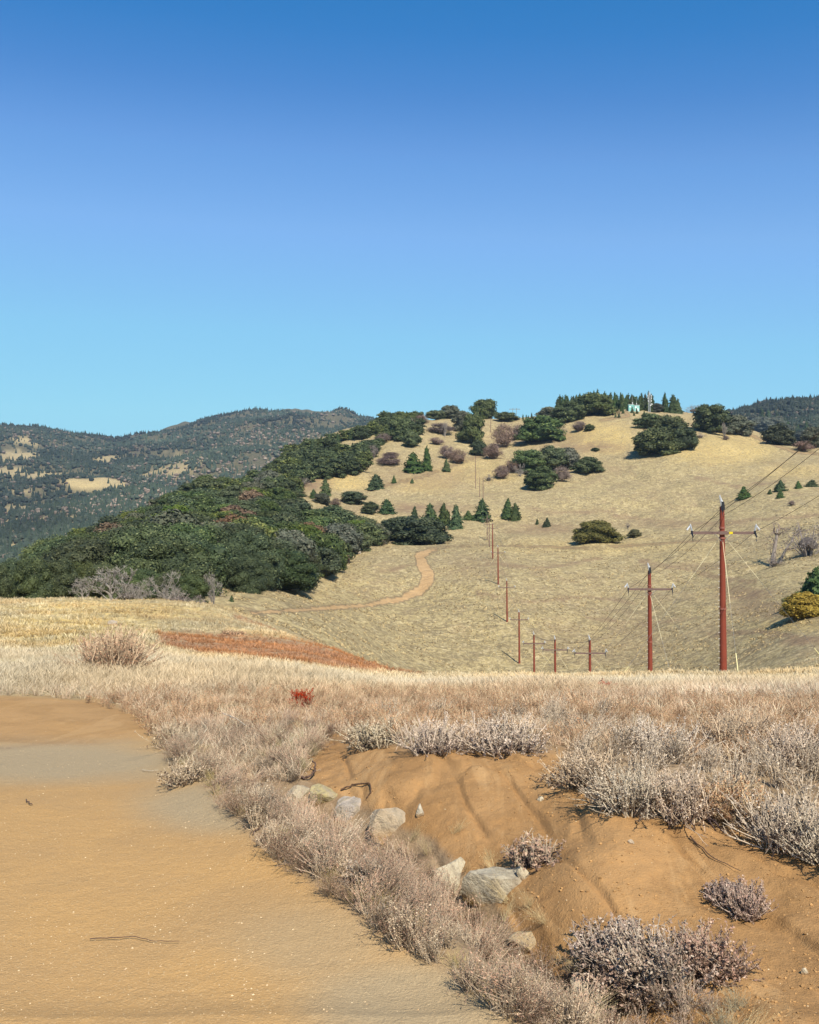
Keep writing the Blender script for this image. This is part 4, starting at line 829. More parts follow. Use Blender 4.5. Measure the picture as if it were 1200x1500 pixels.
def make_pole(idx, px, Y, pytop, lab):
    X = (px - 600) / F * Y; Z = float(ground(np.array([X]), np.array([Y]))[0])
    H = 12.4 if pytop is None else (HOR - pytop) / F * Y + ZC - Z
    tops.append(None); near = idx <= 5; o = empty('power_pole', (X, Y, Z)); o.rotation_euler.z = -.02
    red = RED if idx < 10 else (.20, .13, .09)
    mb = MB(); sd_ = 16 if idx <= 3 else 10; zs = [-.6, 0, H * .25, H * .5, H * .75, H]; tube(mb, [(0 - .008 * z, 0, z) for z in zs], [.25, .245, .225, .20, .175, .15], red, sd_); mb.build('pole_shaft', M_RUST, o, smooth=False)
    za = H - 1.72; hw = 1.55; lx = -.008 * za
    if idx < 12:
        mb = MB(); box(mb, (lx, -.24, za), (2 * hw * 1.36, .13, .17), BRN)
        if idx <= 2: box(mb, (lx, -.20, za), (.52, .20, .24), (.16, .08, .06))
        ca = mb.build('crossarm', M_RUST, o)
        if near:
            for s in (-1, 1):
                mb = MB(); tube(mb, [(lx + s * .55, -.30, za - .06), (lx + s * .12, -.20, za - .55)], .022, (.3, .28, .27), 5); mb.build('arm_brace', M_METAL, ca)
        if idx == 1:
            mb = MB(); box(mb, (lx + .48, -.32, za + .0), (.24, .02, .15), (.62, .48, .02)); mb.build('tag', M_PAINT, ca)
        # insulators: one on the pole top, one at each crossarm end
        ends = [(lx - 2.05, -.24, za + .1, -1), (lx + 2.05, -.24, za + .1, 1), (-.008 * H - .05, -.05, H, 0)]
        for ex, ey, ez, s in ends:
            mb = MB()
            if near or idx < 9:
                tube(mb, [(ex, ey, ez - .05), (ex, ey, ez + .08)], .05, DARK, 8)
                k = .8 if s else 1.35
                # post insulator with sheds, leaning, and a pale cover tented over it
                a = np.array([ex, ey, ez + .06]); b = np.array([ex + (.09 * s if s else -.10), ey, ez + .50 * k])
                n = 9
                for i in range(n): 
                    p = a + (b - a) * i / (n - 1); tube(mb, [p - (0, 0, .012), p + (0, 0, .012)], [.062 if i % 2 else .085, .05], GREY, 8)
                tube(mb, [a, b], .035, (.42, .44, .45), 6)
                tube(mb, [b, b + (.22 * (s or 1), 0, -.40 * k)], [.04, .06], (.66, .67, .68), 6); tube(mb, [b, b + (0, 0, .09)], .03, (.7, .7, .7), 5)
            else: tube(mb, [(ex, ey, ez - .05), (ex, ey, ez + .35)], .07, (.3, .3, .3), 5)
            mb.build('insulator', M_METAL, o)
            if near:
                mb = MB(); q = np.array([ex, ey, ez]); tube(mb, [q + (0, -.05, .02), q + (-.09, -.5, -.22), q + (-.13, -.85, -.34)], [.05, .06, .035], DARK, 6); tube(mb, [q + (-.02, -.2, .05), q + (-.11, -.62, -.50), q + (-.16, -.9, -.62)], [.02, .02, .02], DARK, 5)
                mb.build('dead_end_clamp', M_WIRE, o)
    if idx <= 2:
        mb = MB(); tube(mb, [(-.05, -.05, H - .2), (-.06, -.06, H + .32)], [.15, .10], DARK, 8); mb.build('top_bracket', M_WIRE, o)
        mb = MB()
        for i in range(int(H / .42) - 4):
            z = 1.0 + i * .42; 
            if z < H - 3.3: box(mb, (-.008 * z - .28 + .04 * z / H, -.04, z), (.12, .03, .035), (.55, .50, .44))
        mb.build('pole_steps', M_METAL, o)
        mb = MB()
        for z in (H * .34, H * .36, H * .62): box(mb, (-.008 * z + .29, -.04, z), (.34, .03, .035), (.35, .25, .2))
        mb.build('side_steps', M_METAL, o)
        for z, r_ in ((za - .35, .205), (za + .33, .19), (H * .45, .225)):
            mb = MB(); tube(mb, [(-.008 * z, 0, z - .06), (-.008 * z, 0, z + .06)], r_ + .012, (.28, .10, .07), 14); mb.build('pole_band', M_RUST, o)
    # guy wires: a pale strain rod, the bare strand below it and a pale guard at the ground
    if idx < 12:
        for s, dx, dy in () if idx == 0 else ((-1, -7.4, .4), (1, 7.4, .3), (0, -1.0 if idx == 1 else .9, -6.6)):
            if s == 0 and idx > 2: continue
            top = np.array([-.008 * za + s * .2, -.05, za - .35]); gx, gy = X + dx, Y + dy
            g = np.array([dx, dy, float(ground(np.array([gx]), np.array([gy]))[0]) - Z]); d = g - top; L = np.linalg.norm(d)
            a = top + d * .03; b = top + d * (3.5 / L if idx > 2 or s else 5. / L); thick = .016 if idx <= 3 else .026 if idx < 8 else .04
            mb = MB(); tube(mb, [a, b], thick, (.66, .58, .36), 6); rod = mb.build('guy_rod', M_PAINT, o)
            mb = MB(); tube(mb, [top, a], .01, (.2, .2, .2), 4); tube(mb, [b, g], .009, (.22, .22, .22), 4); mb.build('guy_wire', M_WIRE, o)
            mb = MB(); c = g - d / L * 2.2; tube(mb, [c, g], .03, (.68, .60, .30), 8); mb.build('guy_guard', M_PAINT, o)
    tag(o, lab, 'power pole', 'rust red power poles of the line' if idx < 12 else 'rust red power poles of the line')
    if idx < 12:
        for k, (ex, ey, ez) in enumerate(((lx - 2.05, -.24, za + .05), (lx + 2.05, -.24, za + .05), (-.008 * H - .05, -.05, H - .1))): wires[k].append((X + ex, Y + ey, Z + ez))
    elif idx < 15: 
        for k, (ex, ez) in enumerate(((-1, H - 1.5), (1, H - 1.5), (0, H))): wires[k].append((X + ex, Y, Z + ez))
tops = []; wires = [[], [], []]
for i, (px, Y, pt, lab) in enumerate(POLES):
    if i == 0: lab = 'rust red power pole just outside the right edge, carrying the wires that leave the photo'
    make_pole(i, px, Y, pt, lab)
for k, nm in enumerate(('wire carried by the left ends of the pole crossarms', 'wire carried by the right ends of the pole crossarms', 'topmost wire running from pole top to pole top')):
    w_ = wires[k]; mb = MB(); p0 = w_[0]; w_ = [(p0[0] + (p0[0] - w_[1][0]) * 1.2 + (.6 if k else .2), p0[1] - 34, p0[2] + (2.8 if k == 2 else 2.0))] + w_
    for a, b in zip(w_[:-1], w_[1:]):
        a = np.array(a); b = np.array(b); L = np.linalg.norm(b - a); t = np.linspace(0, 1, 15); P = a + (b - a) * t[:, None]; P[:, 2] -= 4 * t * (1 - t) * L * .011
        rad = .016 if a[1] < 80 else .016 + a[1] * .00002
        tube(mb, P, rad, (.055, .05, .048), 4, cap=False)
    o = mb.build('power_wire', M_WIRE); tag(o, 'thin dark ' + nm, 'power line', 'wires of the power line')
# fourth conductor beside the topmost one between the nearest poles
def extra_wire():
    mb = MB(); w_ = wires[2][:4]
    for a, b in zip(w_[:-1], w_[1:]):
        a = np.array(a) + (.16, 0, -.45); b = np.array(b) + (.16, 0, -.45); L = np.linalg.norm(b - a); t = np.linspace(0, 1, 15); P = a + (b - a) * t[:, None]; P[:, 2] -= 4 * t * (1 - t) * L * .016
        tube(mb, P, .015, (.055, .05, .048), 4, cap=False)
    tag(mb.build('power_wire', M_WIRE), 'thin dark wire hanging just below the topmost one between the nearest poles', 'power line', 'wires of the power line')
extra_wire()

# ------------------------------------------------------------ telecom site on the hilltop and far masts
def telecom():
    Y = 838.
    def base(px): X = (px - 600) / F * Y; return X, float(ground(np.array([X]), np.array([Y]))[0])
    s = Y / F
    for px, w_, h, c, lab in ((924.2, 7.5, 9.5, (.20, .46, .42), 'turquoise equipment cabin with a flat roof, left one on the hilltop'), (932.5, 7.5, 8.5, (.26, .50, .47), 'pale turquoise equipment cabin with white panels, right one on the hilltop')):
        X, Z = base(px); o = empty('equipment_cabin', (X, Y, Z)); mb = MB(); box(mb, (0, 0, h * s / 2 - .3), (w_ * s, 3.4, h * s + .6), c); mb.build('walls', M_PAINT, o)
        mb = MB(); box(mb, (0, 0, h * s + .12), (w_ * s + .5, 3.9, .24), (.55, .58, .56)); mb.build('roof', M_PAINT, o)
        mb = MB(); box(mb, (w_ * s * .18, -1.72, 1.3), (1.0, .06, 2.1), (.75, .77, .76)); mb.build('door', M_PAINT, o)
        mb = MB(); box(mb, (-w_ * s * .22, -1.73, h * s * .66), (1.2, .06, 1.0), (.8, .84, .84)); mb.build('panel', M_PAINT, o)
        tag(o, lab, 'cabin')
    for px, h, lab in ((927.5, 21, 'thin antenna pole with a white drum above the left turquoise cabin'), (933.5, 19, 'thin antenna pole with white drums above the right turquoise cabin')):
        X, Z = base(px); X, yy = X, Y + 2.4; o = empty('antenna_pole', (X, yy, Z)); mb = MB(); tube(mb, [(0, 0, -.3), (0, 0, h * s)], [.11, .06], (.45, .46, .46), 8); mb.build('pole_shaft', M_METAL, o)
        for dz in ((.60, .52) if h > 20 else (.62, .5)):
            mb = MB(); tube(mb, [(-.1, -.3, h * s * dz), (-.1, -1.1, h * s * dz)], [.38, .36], (.6, .6, .58), 10); mb.build('dish', M_PAINT, o)
        tag(o, lab, 'antenna')
    X, Z = base(951.5); o = empty('telecom_mast', (X, Y, Z)); H = 29 * s
    mb = MB(); q = .75
    for sx in (-1, 1):
        for sy in (-1, 1): tube(mb, [(sx * q, sy * q, -.3), (sx * q * .7, sy * q * .7, H)], .11, (.42, .44, .45), 5)
    for i in range(14):
        z0, z1 = H * i / 14, H * (i + 1) / 14; a = q * (1 - .3 * i / 14)
        for sy in (-1, 1):
            tube(mb, [(-a, sy * a, z0), (a, sy * a, z1)], .06, (.42, .44, .45), 4); tube(mb, [(a, sy * a, z0), (-a, sy * a, z1)], .06, (.42, .44, .45), 4)
            tube(mb, [(sy * a, -a, z0), (sy * a, a, z1)], .06, (.42, .44, .45), 4)
    mb.build('lattice_tower', M_METAL, o)
    for z, dx in ((.82, -1.5), (.82, 1.5), (.70, -1.4), (.70, 1.5), (.56, -1.2), (.56, 1.4), (.92, 0)):
        mb = MB(); box(mb, (dx, -.9, H * z), (.5, .3, 1.7), (.55, .56, .55)); mb.build('panel_antenna', M_PAINT, o)
    for z, dx in ((.40, 1.9), (.34, .9)):
        mb = MB(); tube(mb, [(dx, -.6, H * z), (dx, -1.0, H * z)], [.6, .55], (.6, .6, .58), 16); mb.build('dish', M_PAINT, o)
    mb = MB(); tube(mb, [(0, 0, H), (0, 0, H + 2.5)], .06, (.5, .5, .5), 5); mb.build('lightning_rod', M_METAL, o)
    tag(o, 'grey lattice telecom mast with white panel antennas and dishes on the hilltop', 'mast')
    # far lattice mast on the left mountain, H-frame pole on the skyline
    Yf = 3900.; Xf = (506 - 600) / F * Yf; Zf = float(ground(np.array([Xf]), np.array([Yf]))[0]); o = empty('radio_mast', (Xf, Yf, Zf)); mb = MB()
    for sx in (-1, 1): tube(mb, [(sx * 3.2, 0, -4), (sx * .9, 0, 20)], .7, (.3, .32, .35), 5)
    for i in range(5): tube(mb, [((-1) ** i * 2.6 * (1 - i * .14), 0, i * 4.), (-(-1) ** i * 2.3 * (1 - i * .14), 0, i * 4 + 4.)], .5, (.3, .32, .35), 4)
    mb.build('lattice_tower', M_METAL, o); tag(o, 'tiny grey lattice mast on the far mountain skyline', 'mast')
    Yf = 858.; Xf = (754 - 600) / F * Yf; Zf = float(ground(np.array([Xf]), np.array([Yf]))[0]); o = empty('utility_frame', (Xf, Yf, Zf))
    for sx in (-1, 1):
        mb = MB(); tube(mb, [(sx * 1.6, 0, -.5), (sx * 1.6, 0, 10)], .16, (.2, .16, .13), 6); mb.build('post', M_WOOD, o)
    mb = MB(); box(mb, (0, 0, 9), (9.5, .3, .35), (.2, .16, .13)); mb.build('crossarm', M_WOOD, o); tag(o, 'tiny two-legged timber power frame on the skyline between the oak clumps', 'power frame')
telecom()
def stump(px, py, w_, h, lab, y0, col=(.50, .42, .33)):
    X, Y, Z = at(px, py, y0); s = Y / F; mb = MB(); rg = np.random.default_rng(int(px)); tube(mb, np.array([(0, 0, -1), (.2, 0, h * .5), (-.3, 0, h * .85), (.4, 0, h)]) * s, np.array([w_ * .55, w_ * .45, w_ * .42, w_ * .25]) * s, col, 7)
    mb.V = [v + rg.normal(0, w_ * .05 * s, v.shape) for v in mb.V]; o = mb.build('stump', M_WOOD); o.location = (X, Y, Z); tag(o, lab, 'stump')
stump(526, 812, 5, 19, 'pale broken tree stump standing at the edge of the grey green oak', 150)

# ------------------------------------------------------------ rocks
def rock_mesh(seed, facets=16, sub=4, rough=.035):
    rg = np.random.default_rng(seed); V, Fc = ICO[sub]; V = V.copy()
    for i in range(facets):
        d = rg.normal(size=3); d /= np.linalg.norm(d); h = rg.uniform(.45, .82); s = V @ d; V = V - np.clip(s - h, 0, None)[:, None] * d * .97
    n = fbm(V[:, 0] * 2.6 + V[:, 2] * 1.7, V[:, 1] * 2.6 - V[:, 2] * 1.1, seed, 5); V = V * (1 + n[:, None] * rough * 3)
    return V, Fc
def rock_material():
    m, n, b = mat_new('granite'); g = G(n); tc = g.node('ShaderNodeTexCoord').outputs['Object']; at_ = g.node('ShaderNodeAttribute', attribute_name='Col')
    n1 = g.noise(tc, 7, 7, .7, 1.2); n2 = g.noise(tc, 22, 6, .7); n3 = g.noise(tc, 90, 3, .7)
    c = g.mix(g.math('MULTIPLY', g.ramp(n1, .45, .56), .8), at_.outputs['Color'], (.30, .25, .175)); c = g.mix(g.math('MULTIPLY', g.ramp(n2, .52, .68), .55), c, (.19, .15, .11)); c = g.mix(g.math('MULTIPLY', g.ramp(n3, .58, .7), .4), c, (.64, .60, .52))
    c = g.mix(g.math('MULTIPLY', g.ramp(g.noise(scl(g, tc, (1, 1, 3.5)), 9, 5, .6, 2.), .56, .62), .5), c, (.14, .115, .09))
    gz = g.node('ShaderNodeSeparateXYZ'); g.put(gz.inputs[0], g.node('ShaderNodeTexCoord').outputs['Generated'])
    c = g.mix(g.ramp(g.math('ADD', gz.outputs[2], g.math('MULTIPLY', n1, -.5)), .38, .12), c, (.33, .20, .09)); c = g.mix(.22, c, (.30, .22, .12))
    g.put(b.inputs['Base Color'], c); b.inputs['Roughness'].default_value = .85
    bp = g.node('ShaderNodeBump'); bp.inputs['Distance'].default_value = .03; bp.inputs['Strength'].default_value = .8; g.put(bp.inputs['Height'], g.math('ADD', g.math('MULTIPLY', n1, 1.2), n2)); g.put(b.inputs['Normal'], bp.outputs[0]); return m
M_ROCK = rock_material()
def rock(px, py, wpx, hpx, seed, lab, col=(.44, .40, .33), dz=0., rz=0., y0=3.2, facets=16):
    X, Y, Z = at(px, py, y0, 30); s = Y / F; V, Fc = rock_mesh(seed, facets); mb = MB(); V = V * [wpx * s * .60, wpx * s * .48, hpx * s * .85]
    c = np.tile(np.array(col, float), (len(V), 1)); mb.add(V, Fc, c); o = mb.build('rock', M_ROCK, smooth=False); o.location = (X, Y + wpx * s * .2, Z + hpx * s * (-.08 if wpx > 30 else .12) + dz); o.rotation_euler.z = rz; tag(o, lab, 'rock'); return o
rock(733, 1318, 108, 64, 1, 'largest pale grey rock in the ditch, strands of dry grass over it', (.47, .42, .31), rz=.3, facets=10)
rock(664, 1308, 80, 60, 2, 'cream coloured rock in the brush, just left of the largest one', (.52, .45, .31))
rock(578, 1216, 66, 50, 3, 'rounded tan rock half buried at the foot of the bank, behind the brush', (.46, .36, .24))
rock(512, 1196, 62, 44, 4, 'slanted pinkish grey rock between the yellowish one and the rounded tan one', (.46, .39, .32))
rock(472, 1176, 56, 32, 5, 'flat yellowish lichen-covered rock near the curved dead root', (.44, .36, .16))
rock(436, 1166, 40, 26, 6, 'small tan rock at the upper end of the row of rocks in the ditch', (.44, .37, .25))
rock(614, 1198, 14, 22, 7, 'small upright cream stone right of the rounded tan rock', (.56, .50, .38))
rock(864, 1456, 54, 34, 8, 'low pale rock in the dry grass below the lying grey shrub', (.50, .43, .31))
rock(776, 1392, 60, 24, 9, 'flat tan slab half covered by soil below the largest rock', (.46, .33, .17))
rock(768, 1288, 22, 20, 12, 'small cream stone at the upper right corner of the largest rock', (.56, .48, .33))
rock(790, 1500, 70, 22, 14, 'flat rock sunk among dry stems at the bottom edge', (.42, .35, .25))
rock(793, 1174, 11, 9, 15, 'small cream pebble lying alone on the orange bank', (.62, .55, .40))
rock(925, 1237, 12, 8, 16, 'small tan pebble on the right part of the orange bank', (.56, .42, .28))
rock(1181, 1429, 13, 9, 17, 'small pale pebble on bare soil near the right edge', (.62, .52, .36))
rock(165, 882, 15, 10, 18, 'grey weathered boulder on the crest of the yellow field in front of the bare trees', (.38, .32, .26), y0=60)

# ------------------------------------------------------------ dry brush prototypes, in metres, about .3 m tall
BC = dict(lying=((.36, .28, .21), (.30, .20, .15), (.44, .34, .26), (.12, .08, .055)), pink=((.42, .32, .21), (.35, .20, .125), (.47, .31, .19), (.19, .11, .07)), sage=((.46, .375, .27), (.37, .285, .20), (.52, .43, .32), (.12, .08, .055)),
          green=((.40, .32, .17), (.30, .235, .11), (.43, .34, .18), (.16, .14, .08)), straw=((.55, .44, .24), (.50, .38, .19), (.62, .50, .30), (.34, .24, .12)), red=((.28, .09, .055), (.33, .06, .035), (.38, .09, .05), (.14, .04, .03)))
def brush(seed, kind='pink', stems=50, leaves=34, h=.30, w_=.24, seg=4, leaf=.011, thick=.0022, out=1.0, twigs=2):
    rg = np.random.default_rng(seed); mb = MB(); cs, cl, ct, cd = [np.array(c) for c in BC[kind]]
    for s in range(stems):
        a = rg.uniform(0, 6.28); e = abs(rg.normal(0, .55)) * out; L = h * rg.uniform(.6, 1.15); b0 = rg.uniform(0, .25 * w_); p = np.array([math.cos(a) * b0, math.sin(a) * b0, -.015]); d = np.array([math.cos(a) * math.sin(min(e, 1.35)), math.sin(a) * math.sin(min(e, 1.35)), math.cos(min(e, 1.35))]); pts = [p]
        for i in range(seg): d = d + rg.normal(size=3) * .16 + [0, 0, .10]; d /= np.linalg.norm(d); p = p + d * L / seg; p[2] = max(p[2], .006); pts.append(p)
        pts = np.array(pts); v = rg.uniform(.75, 1.25); tube(mb, pts, np.linspace(thick, thick * .4, seg + 1), np.clip(cs * v, 0, 1), 3, cap=False)
        ends = [pts]
        for t in range(twigs):
            i = rg.integers(1, seg); q = pts[i]; d2 = d + rg.normal(size=3) * .6; d2 /= np.linalg.norm(d2); tp = np.array([q, q + d2 * L * .2, q + d2 * L * .38 + [0, 0, L * .05]]); tube(mb, tp, [thick * .6, thick * .4, thick * .25], np.clip(cs * v, 0, 1), 3, cap=False); ends.append(tp)
        n = leaves; seli = rg.integers(0, len(ends), n); P = []
        for k in seli:
            e_ = ends[k]; t = rg.uniform(.25 if k == 0 else .2, 1.0) * (len(e_) - 1); i = min(int(t), len(e_) - 2); P.append(e_[i] + (e_[i + 1] - e_[i]) * (t - i))
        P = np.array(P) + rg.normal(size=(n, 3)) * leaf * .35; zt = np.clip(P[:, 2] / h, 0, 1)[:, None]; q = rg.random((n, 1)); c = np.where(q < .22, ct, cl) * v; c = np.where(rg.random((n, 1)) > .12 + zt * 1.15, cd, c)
        cards(mb, P, rg.normal(size=(n, 3)) + [0, -.3, .5], leaf * rg.uniform(.6, 1.4, n), np.clip(c, 0, 1), rg, .55)
    return mb
def arrays(mb):
    q = [(v, f, c) for v, f, c in zip(mb.V, mb.F, mb.C)]
    V = np.concatenate(mb.V); C = np.concatenate(mb.C); Fs = [f if f.shape[1] == 4 else np.concatenate([f, f[:, 2:]], 1) for f in mb.F]; return V, np.concatenate(Fs), C
def merge(name, protos, X, Y, Z, S, rg, mat, tint=None, tilt=0.):
    """many plants nobody could count, joined as one object"""
    mb = MB(); pr = [arrays(p) for p in protos]; k = rg.integers(0, len(pr), len(X)); rz = rg.uniform(0, 6.28, len(X))
    for j, (V, Fq, C) in enumerate(pr):
        s = np.nonzero(k == j)[0]
        if not len(s): continue
        c, sn = np.cos(rz[s])[:, None], np.sin(rz[s])[:, None]; sc = S[s][:, None]
        x = (V[None, :, 0] * c - V[None, :, 1] * sn) * sc; y = (V[None, :, 0] * sn + V[None, :, 1] * c) * sc; z = V[None, :, 2] * sc * np.ones_like(c)
        if tilt: lx = rg.normal(0, tilt, (len(s), 1)); ly = rg.normal(0, tilt, (len(s), 1)); x = x + z * lx; y = y + z * ly
        P = np.stack([x + X[s][:, None], y + Y[s][:, None], z + Z[s][:, None]], -1).reshape(-1, 3); n = len(V)
        cc = np.tile(C, (len(s), 1, 1)) * (tint[s][:, None] if tint is not None else rg.uniform(.8, 1.2, (len(s), 1, 1)))
        mb.add(P, (Fq[None] + (np.arange(len(s)) * n)[:, None, None]).reshape(-1, 4), np.clip(cc, 0, .9).reshape(-1, 3))
    return mb.build(name, mat)
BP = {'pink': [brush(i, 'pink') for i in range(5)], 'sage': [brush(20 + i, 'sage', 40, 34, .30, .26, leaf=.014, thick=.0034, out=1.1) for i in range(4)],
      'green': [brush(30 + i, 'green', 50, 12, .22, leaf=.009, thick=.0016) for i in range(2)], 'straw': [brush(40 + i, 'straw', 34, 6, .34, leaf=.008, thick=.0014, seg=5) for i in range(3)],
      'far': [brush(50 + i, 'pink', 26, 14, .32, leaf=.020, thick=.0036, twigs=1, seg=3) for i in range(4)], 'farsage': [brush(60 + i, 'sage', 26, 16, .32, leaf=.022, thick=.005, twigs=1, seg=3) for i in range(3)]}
A_V = [(236, 1088), (300, 1062), (500, 1058), (485, 1085), (436, 1140), (470, 1185), (545, 1228), (610, 1262), (650, 1310), (700, 1350), (745, 1400), (800, 1440), (880, 1500), (960, 1560), (860, 1600), (800, 1535), (720, 1478), (600, 1398), (520, 1342), (400, 1252), (330, 1188)]
A_R = [(505, 1068), (560, 1086), (700, 1092), (815, 1092), (845, 1136), (905, 1190), (1000, 1194), (1095, 1210), (1200, 1258), (1330, 1290), (1800, 1380), (1800, 1040), (1000, 1042), (600, 1046), (480, 1052)]
A_B = [(130, 1030), (230, 1010), (500, 1010), (1800, 1005), (1800, 1050), (520, 1066), (470, 1075), (300, 1075), (232, 1085), (200, 1050)]
def scatter(poly, n, y0, y1, mind, rg, extra=None):
    P = np.array(poly, float); x0, y0p = P.min(0); x1, y1p = P.max(0)
    L = rg.uniform(math.log(y0), math.log(y1), n * 14); u = rg.uniform(x0, x1, n * 14); Y = np.exp(L); X = (u - 600) / F * Y; Z = ground(X, Y); py = HOR - F * (Z - ZC) / Y
    ok = sdist(u, py, poly) > 0; X, Y, Z, u, py = X[ok], Y[ok], Z[ok], u[ok], py[ok]; grid = {}; keep = []
    for i in range(len(X)):
        md = mind * (max(Y[i], 4.) / 4.) ** .5; a, b = int(X[i] / .5), int(Y[i] / .5); good = True
        for da in (-1, 0, 1):
            for db in (-1, 0, 1):
                for j in grid.get((a + da, b + db), ()):
                    if (X[i] - X[j]) ** 2 + (Y[i] - Y[j]) ** 2 < md * md: good = False; break
                if not good: break
            if not good: break
        if good: grid.setdefault((a, b), []).append(i); keep.append(i)
        if len(keep) >= n: break
    k = np.array(keep, int); return X[k], Y[k], Z[k], u[k], py[k]
rg = np.random.default_rng(123)
def stuff(name, lab, cat, protos, poly, n, y0, y1, mind, smin, smax, sel=None, tilt=.12, tintc=None):
    X, Y, Z, u, py = scatter(poly, n, y0, y1, mind, rg)
    if sel is not None: k = sel(u, py, X, Y); X, Y, Z = X[k], Y[k], Z[k]
    S = rg.uniform(smin, smax, len(X)); o = merge(name, protos, X, Y, Z, S, rg, M_GRASS, tilt=tilt); tag(o, lab, cat, kind='stuff'); print(name, len(X)); return o
clump = lambda s, thr=0., sc=.7: (lambda u, py, X, Y: fbm(X / sc, Y / sc, s, 3) > thr)
stuff('verge_brush', 'low pinkish brown buckwheat brush along the road edge', 'brush', BP['pink'], A_V, 330, 3.1, 9.5, .10, .28, .58, lambda u, py, X, Y: fbm(X / .4, Y / .4, 77, 3) > -.18, .45)
stuff('verge_sage', 'pale grey dead stems at the road side of the verge', 'brush', BP['sage'], A_V, 180, 3.1, 9.5, .10, .25, .50, clump(5, .05), .35)
EDGE = [(225, 1075), (262, 1120), (330, 1180), (400, 1248), (520, 1338), (600, 1394), (720, 1474), (800, 1530), (900, 1600), (940, 1580), (830, 1500), (740, 1436), (620, 1366), (540, 1306), (420, 1218), (350, 1160), (290, 1105), (255, 1075)]
stuff('edge_tufts', 'pale grey green tufts lining the very edge of the road', 'brush', BP['green'] + BP['sage'], EDGE, 240, 3.1, 9, .07, .25, .48)
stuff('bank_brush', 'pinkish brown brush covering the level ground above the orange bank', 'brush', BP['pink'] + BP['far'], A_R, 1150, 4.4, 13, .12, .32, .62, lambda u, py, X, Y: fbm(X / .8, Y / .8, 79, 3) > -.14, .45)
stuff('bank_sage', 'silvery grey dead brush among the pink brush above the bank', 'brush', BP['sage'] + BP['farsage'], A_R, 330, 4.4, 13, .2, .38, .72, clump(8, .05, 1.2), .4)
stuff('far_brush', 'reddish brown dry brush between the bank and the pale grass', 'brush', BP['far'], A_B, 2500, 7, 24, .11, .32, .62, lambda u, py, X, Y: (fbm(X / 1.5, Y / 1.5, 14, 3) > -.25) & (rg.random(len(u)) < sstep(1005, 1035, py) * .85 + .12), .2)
DG = [(600, 1200), (700, 1225), (760, 1260), (800, 1330), (860, 1400), (960, 1480), (1100, 1530), (860, 1560), (760, 1420), (690, 1340), (600, 1260)]
stuff('ditch_grass', 'arching straw coloured grass strands round the rocks in the ditch', 'grass', BP['straw'], DG, 60, 3.1, 6, .1, .16, .36, None, .7)
stuff('ditch_litter', 'brown dry stems at the bottom of the ditch by the lower edge', 'brush', BP['green'] + BP['pink'], [(740, 1400), (800, 1430), (900, 1440), (1100, 1480), (1300, 1480), (1300, 1600), (820, 1600)], 120, 3.0, 4.4, .08, .18, .42, clump(3, 0.))
GP = [(410, 1060), (480, 1062), (450, 1130), (400, 1150), (380, 1110)]
stuff('green_tufts', 'dull green grass tufts in the brush above the curved root', 'grass', BP['green'], GP, 34, 5, 9, .1, .3, .55)

# ------------------------------------------------------------ field grass
def tuft(seed, n, h, wd, spread):
    r_ = np.random.default_rng(seed); mb = MB()
    for i in range(n):
        a = r_.uniform(0, 6.28); e = abs(r_.normal(0, spread)); L = h * r_.uniform(.55, 1.2); b = np.array([math.cos(a), math.sin(a), 0]) * r_.uniform(0, .07); d = np.array([math.cos(a) * math.sin(e), math.sin(a) * math.sin(e), math.cos(e)]); t = np.cross(d, r_.normal(size=3)); t /= np.linalg.norm(t)
        m_ = b + d * L * .6; tp = b + d * L + np.array([math.cos(a), math.sin(a), -.4]) * L * .15; q = r_.random(); c = np.array([.56, .46, .29]) * (1 - q) + np.array([.43, .33, .19]) * q
        mb.add([b - t * wd, b + t * wd, m_ + t * wd * .7, m_ - t * wd * .7], [[0, 1, 2, 3]], c * .9); mb.add([m_ - t * wd * .7, m_ + t * wd * .7, tp + t * wd * .1, tp - t * wd * .1], [[0, 1, 2, 3]], c * 1.1)
    return mb
TU = [tuft(i, 13, .26, .0042, .6) for i in range(4)]; TF = [tuft(10 + i, 11, .20, .011, .75) for i in range(4)]
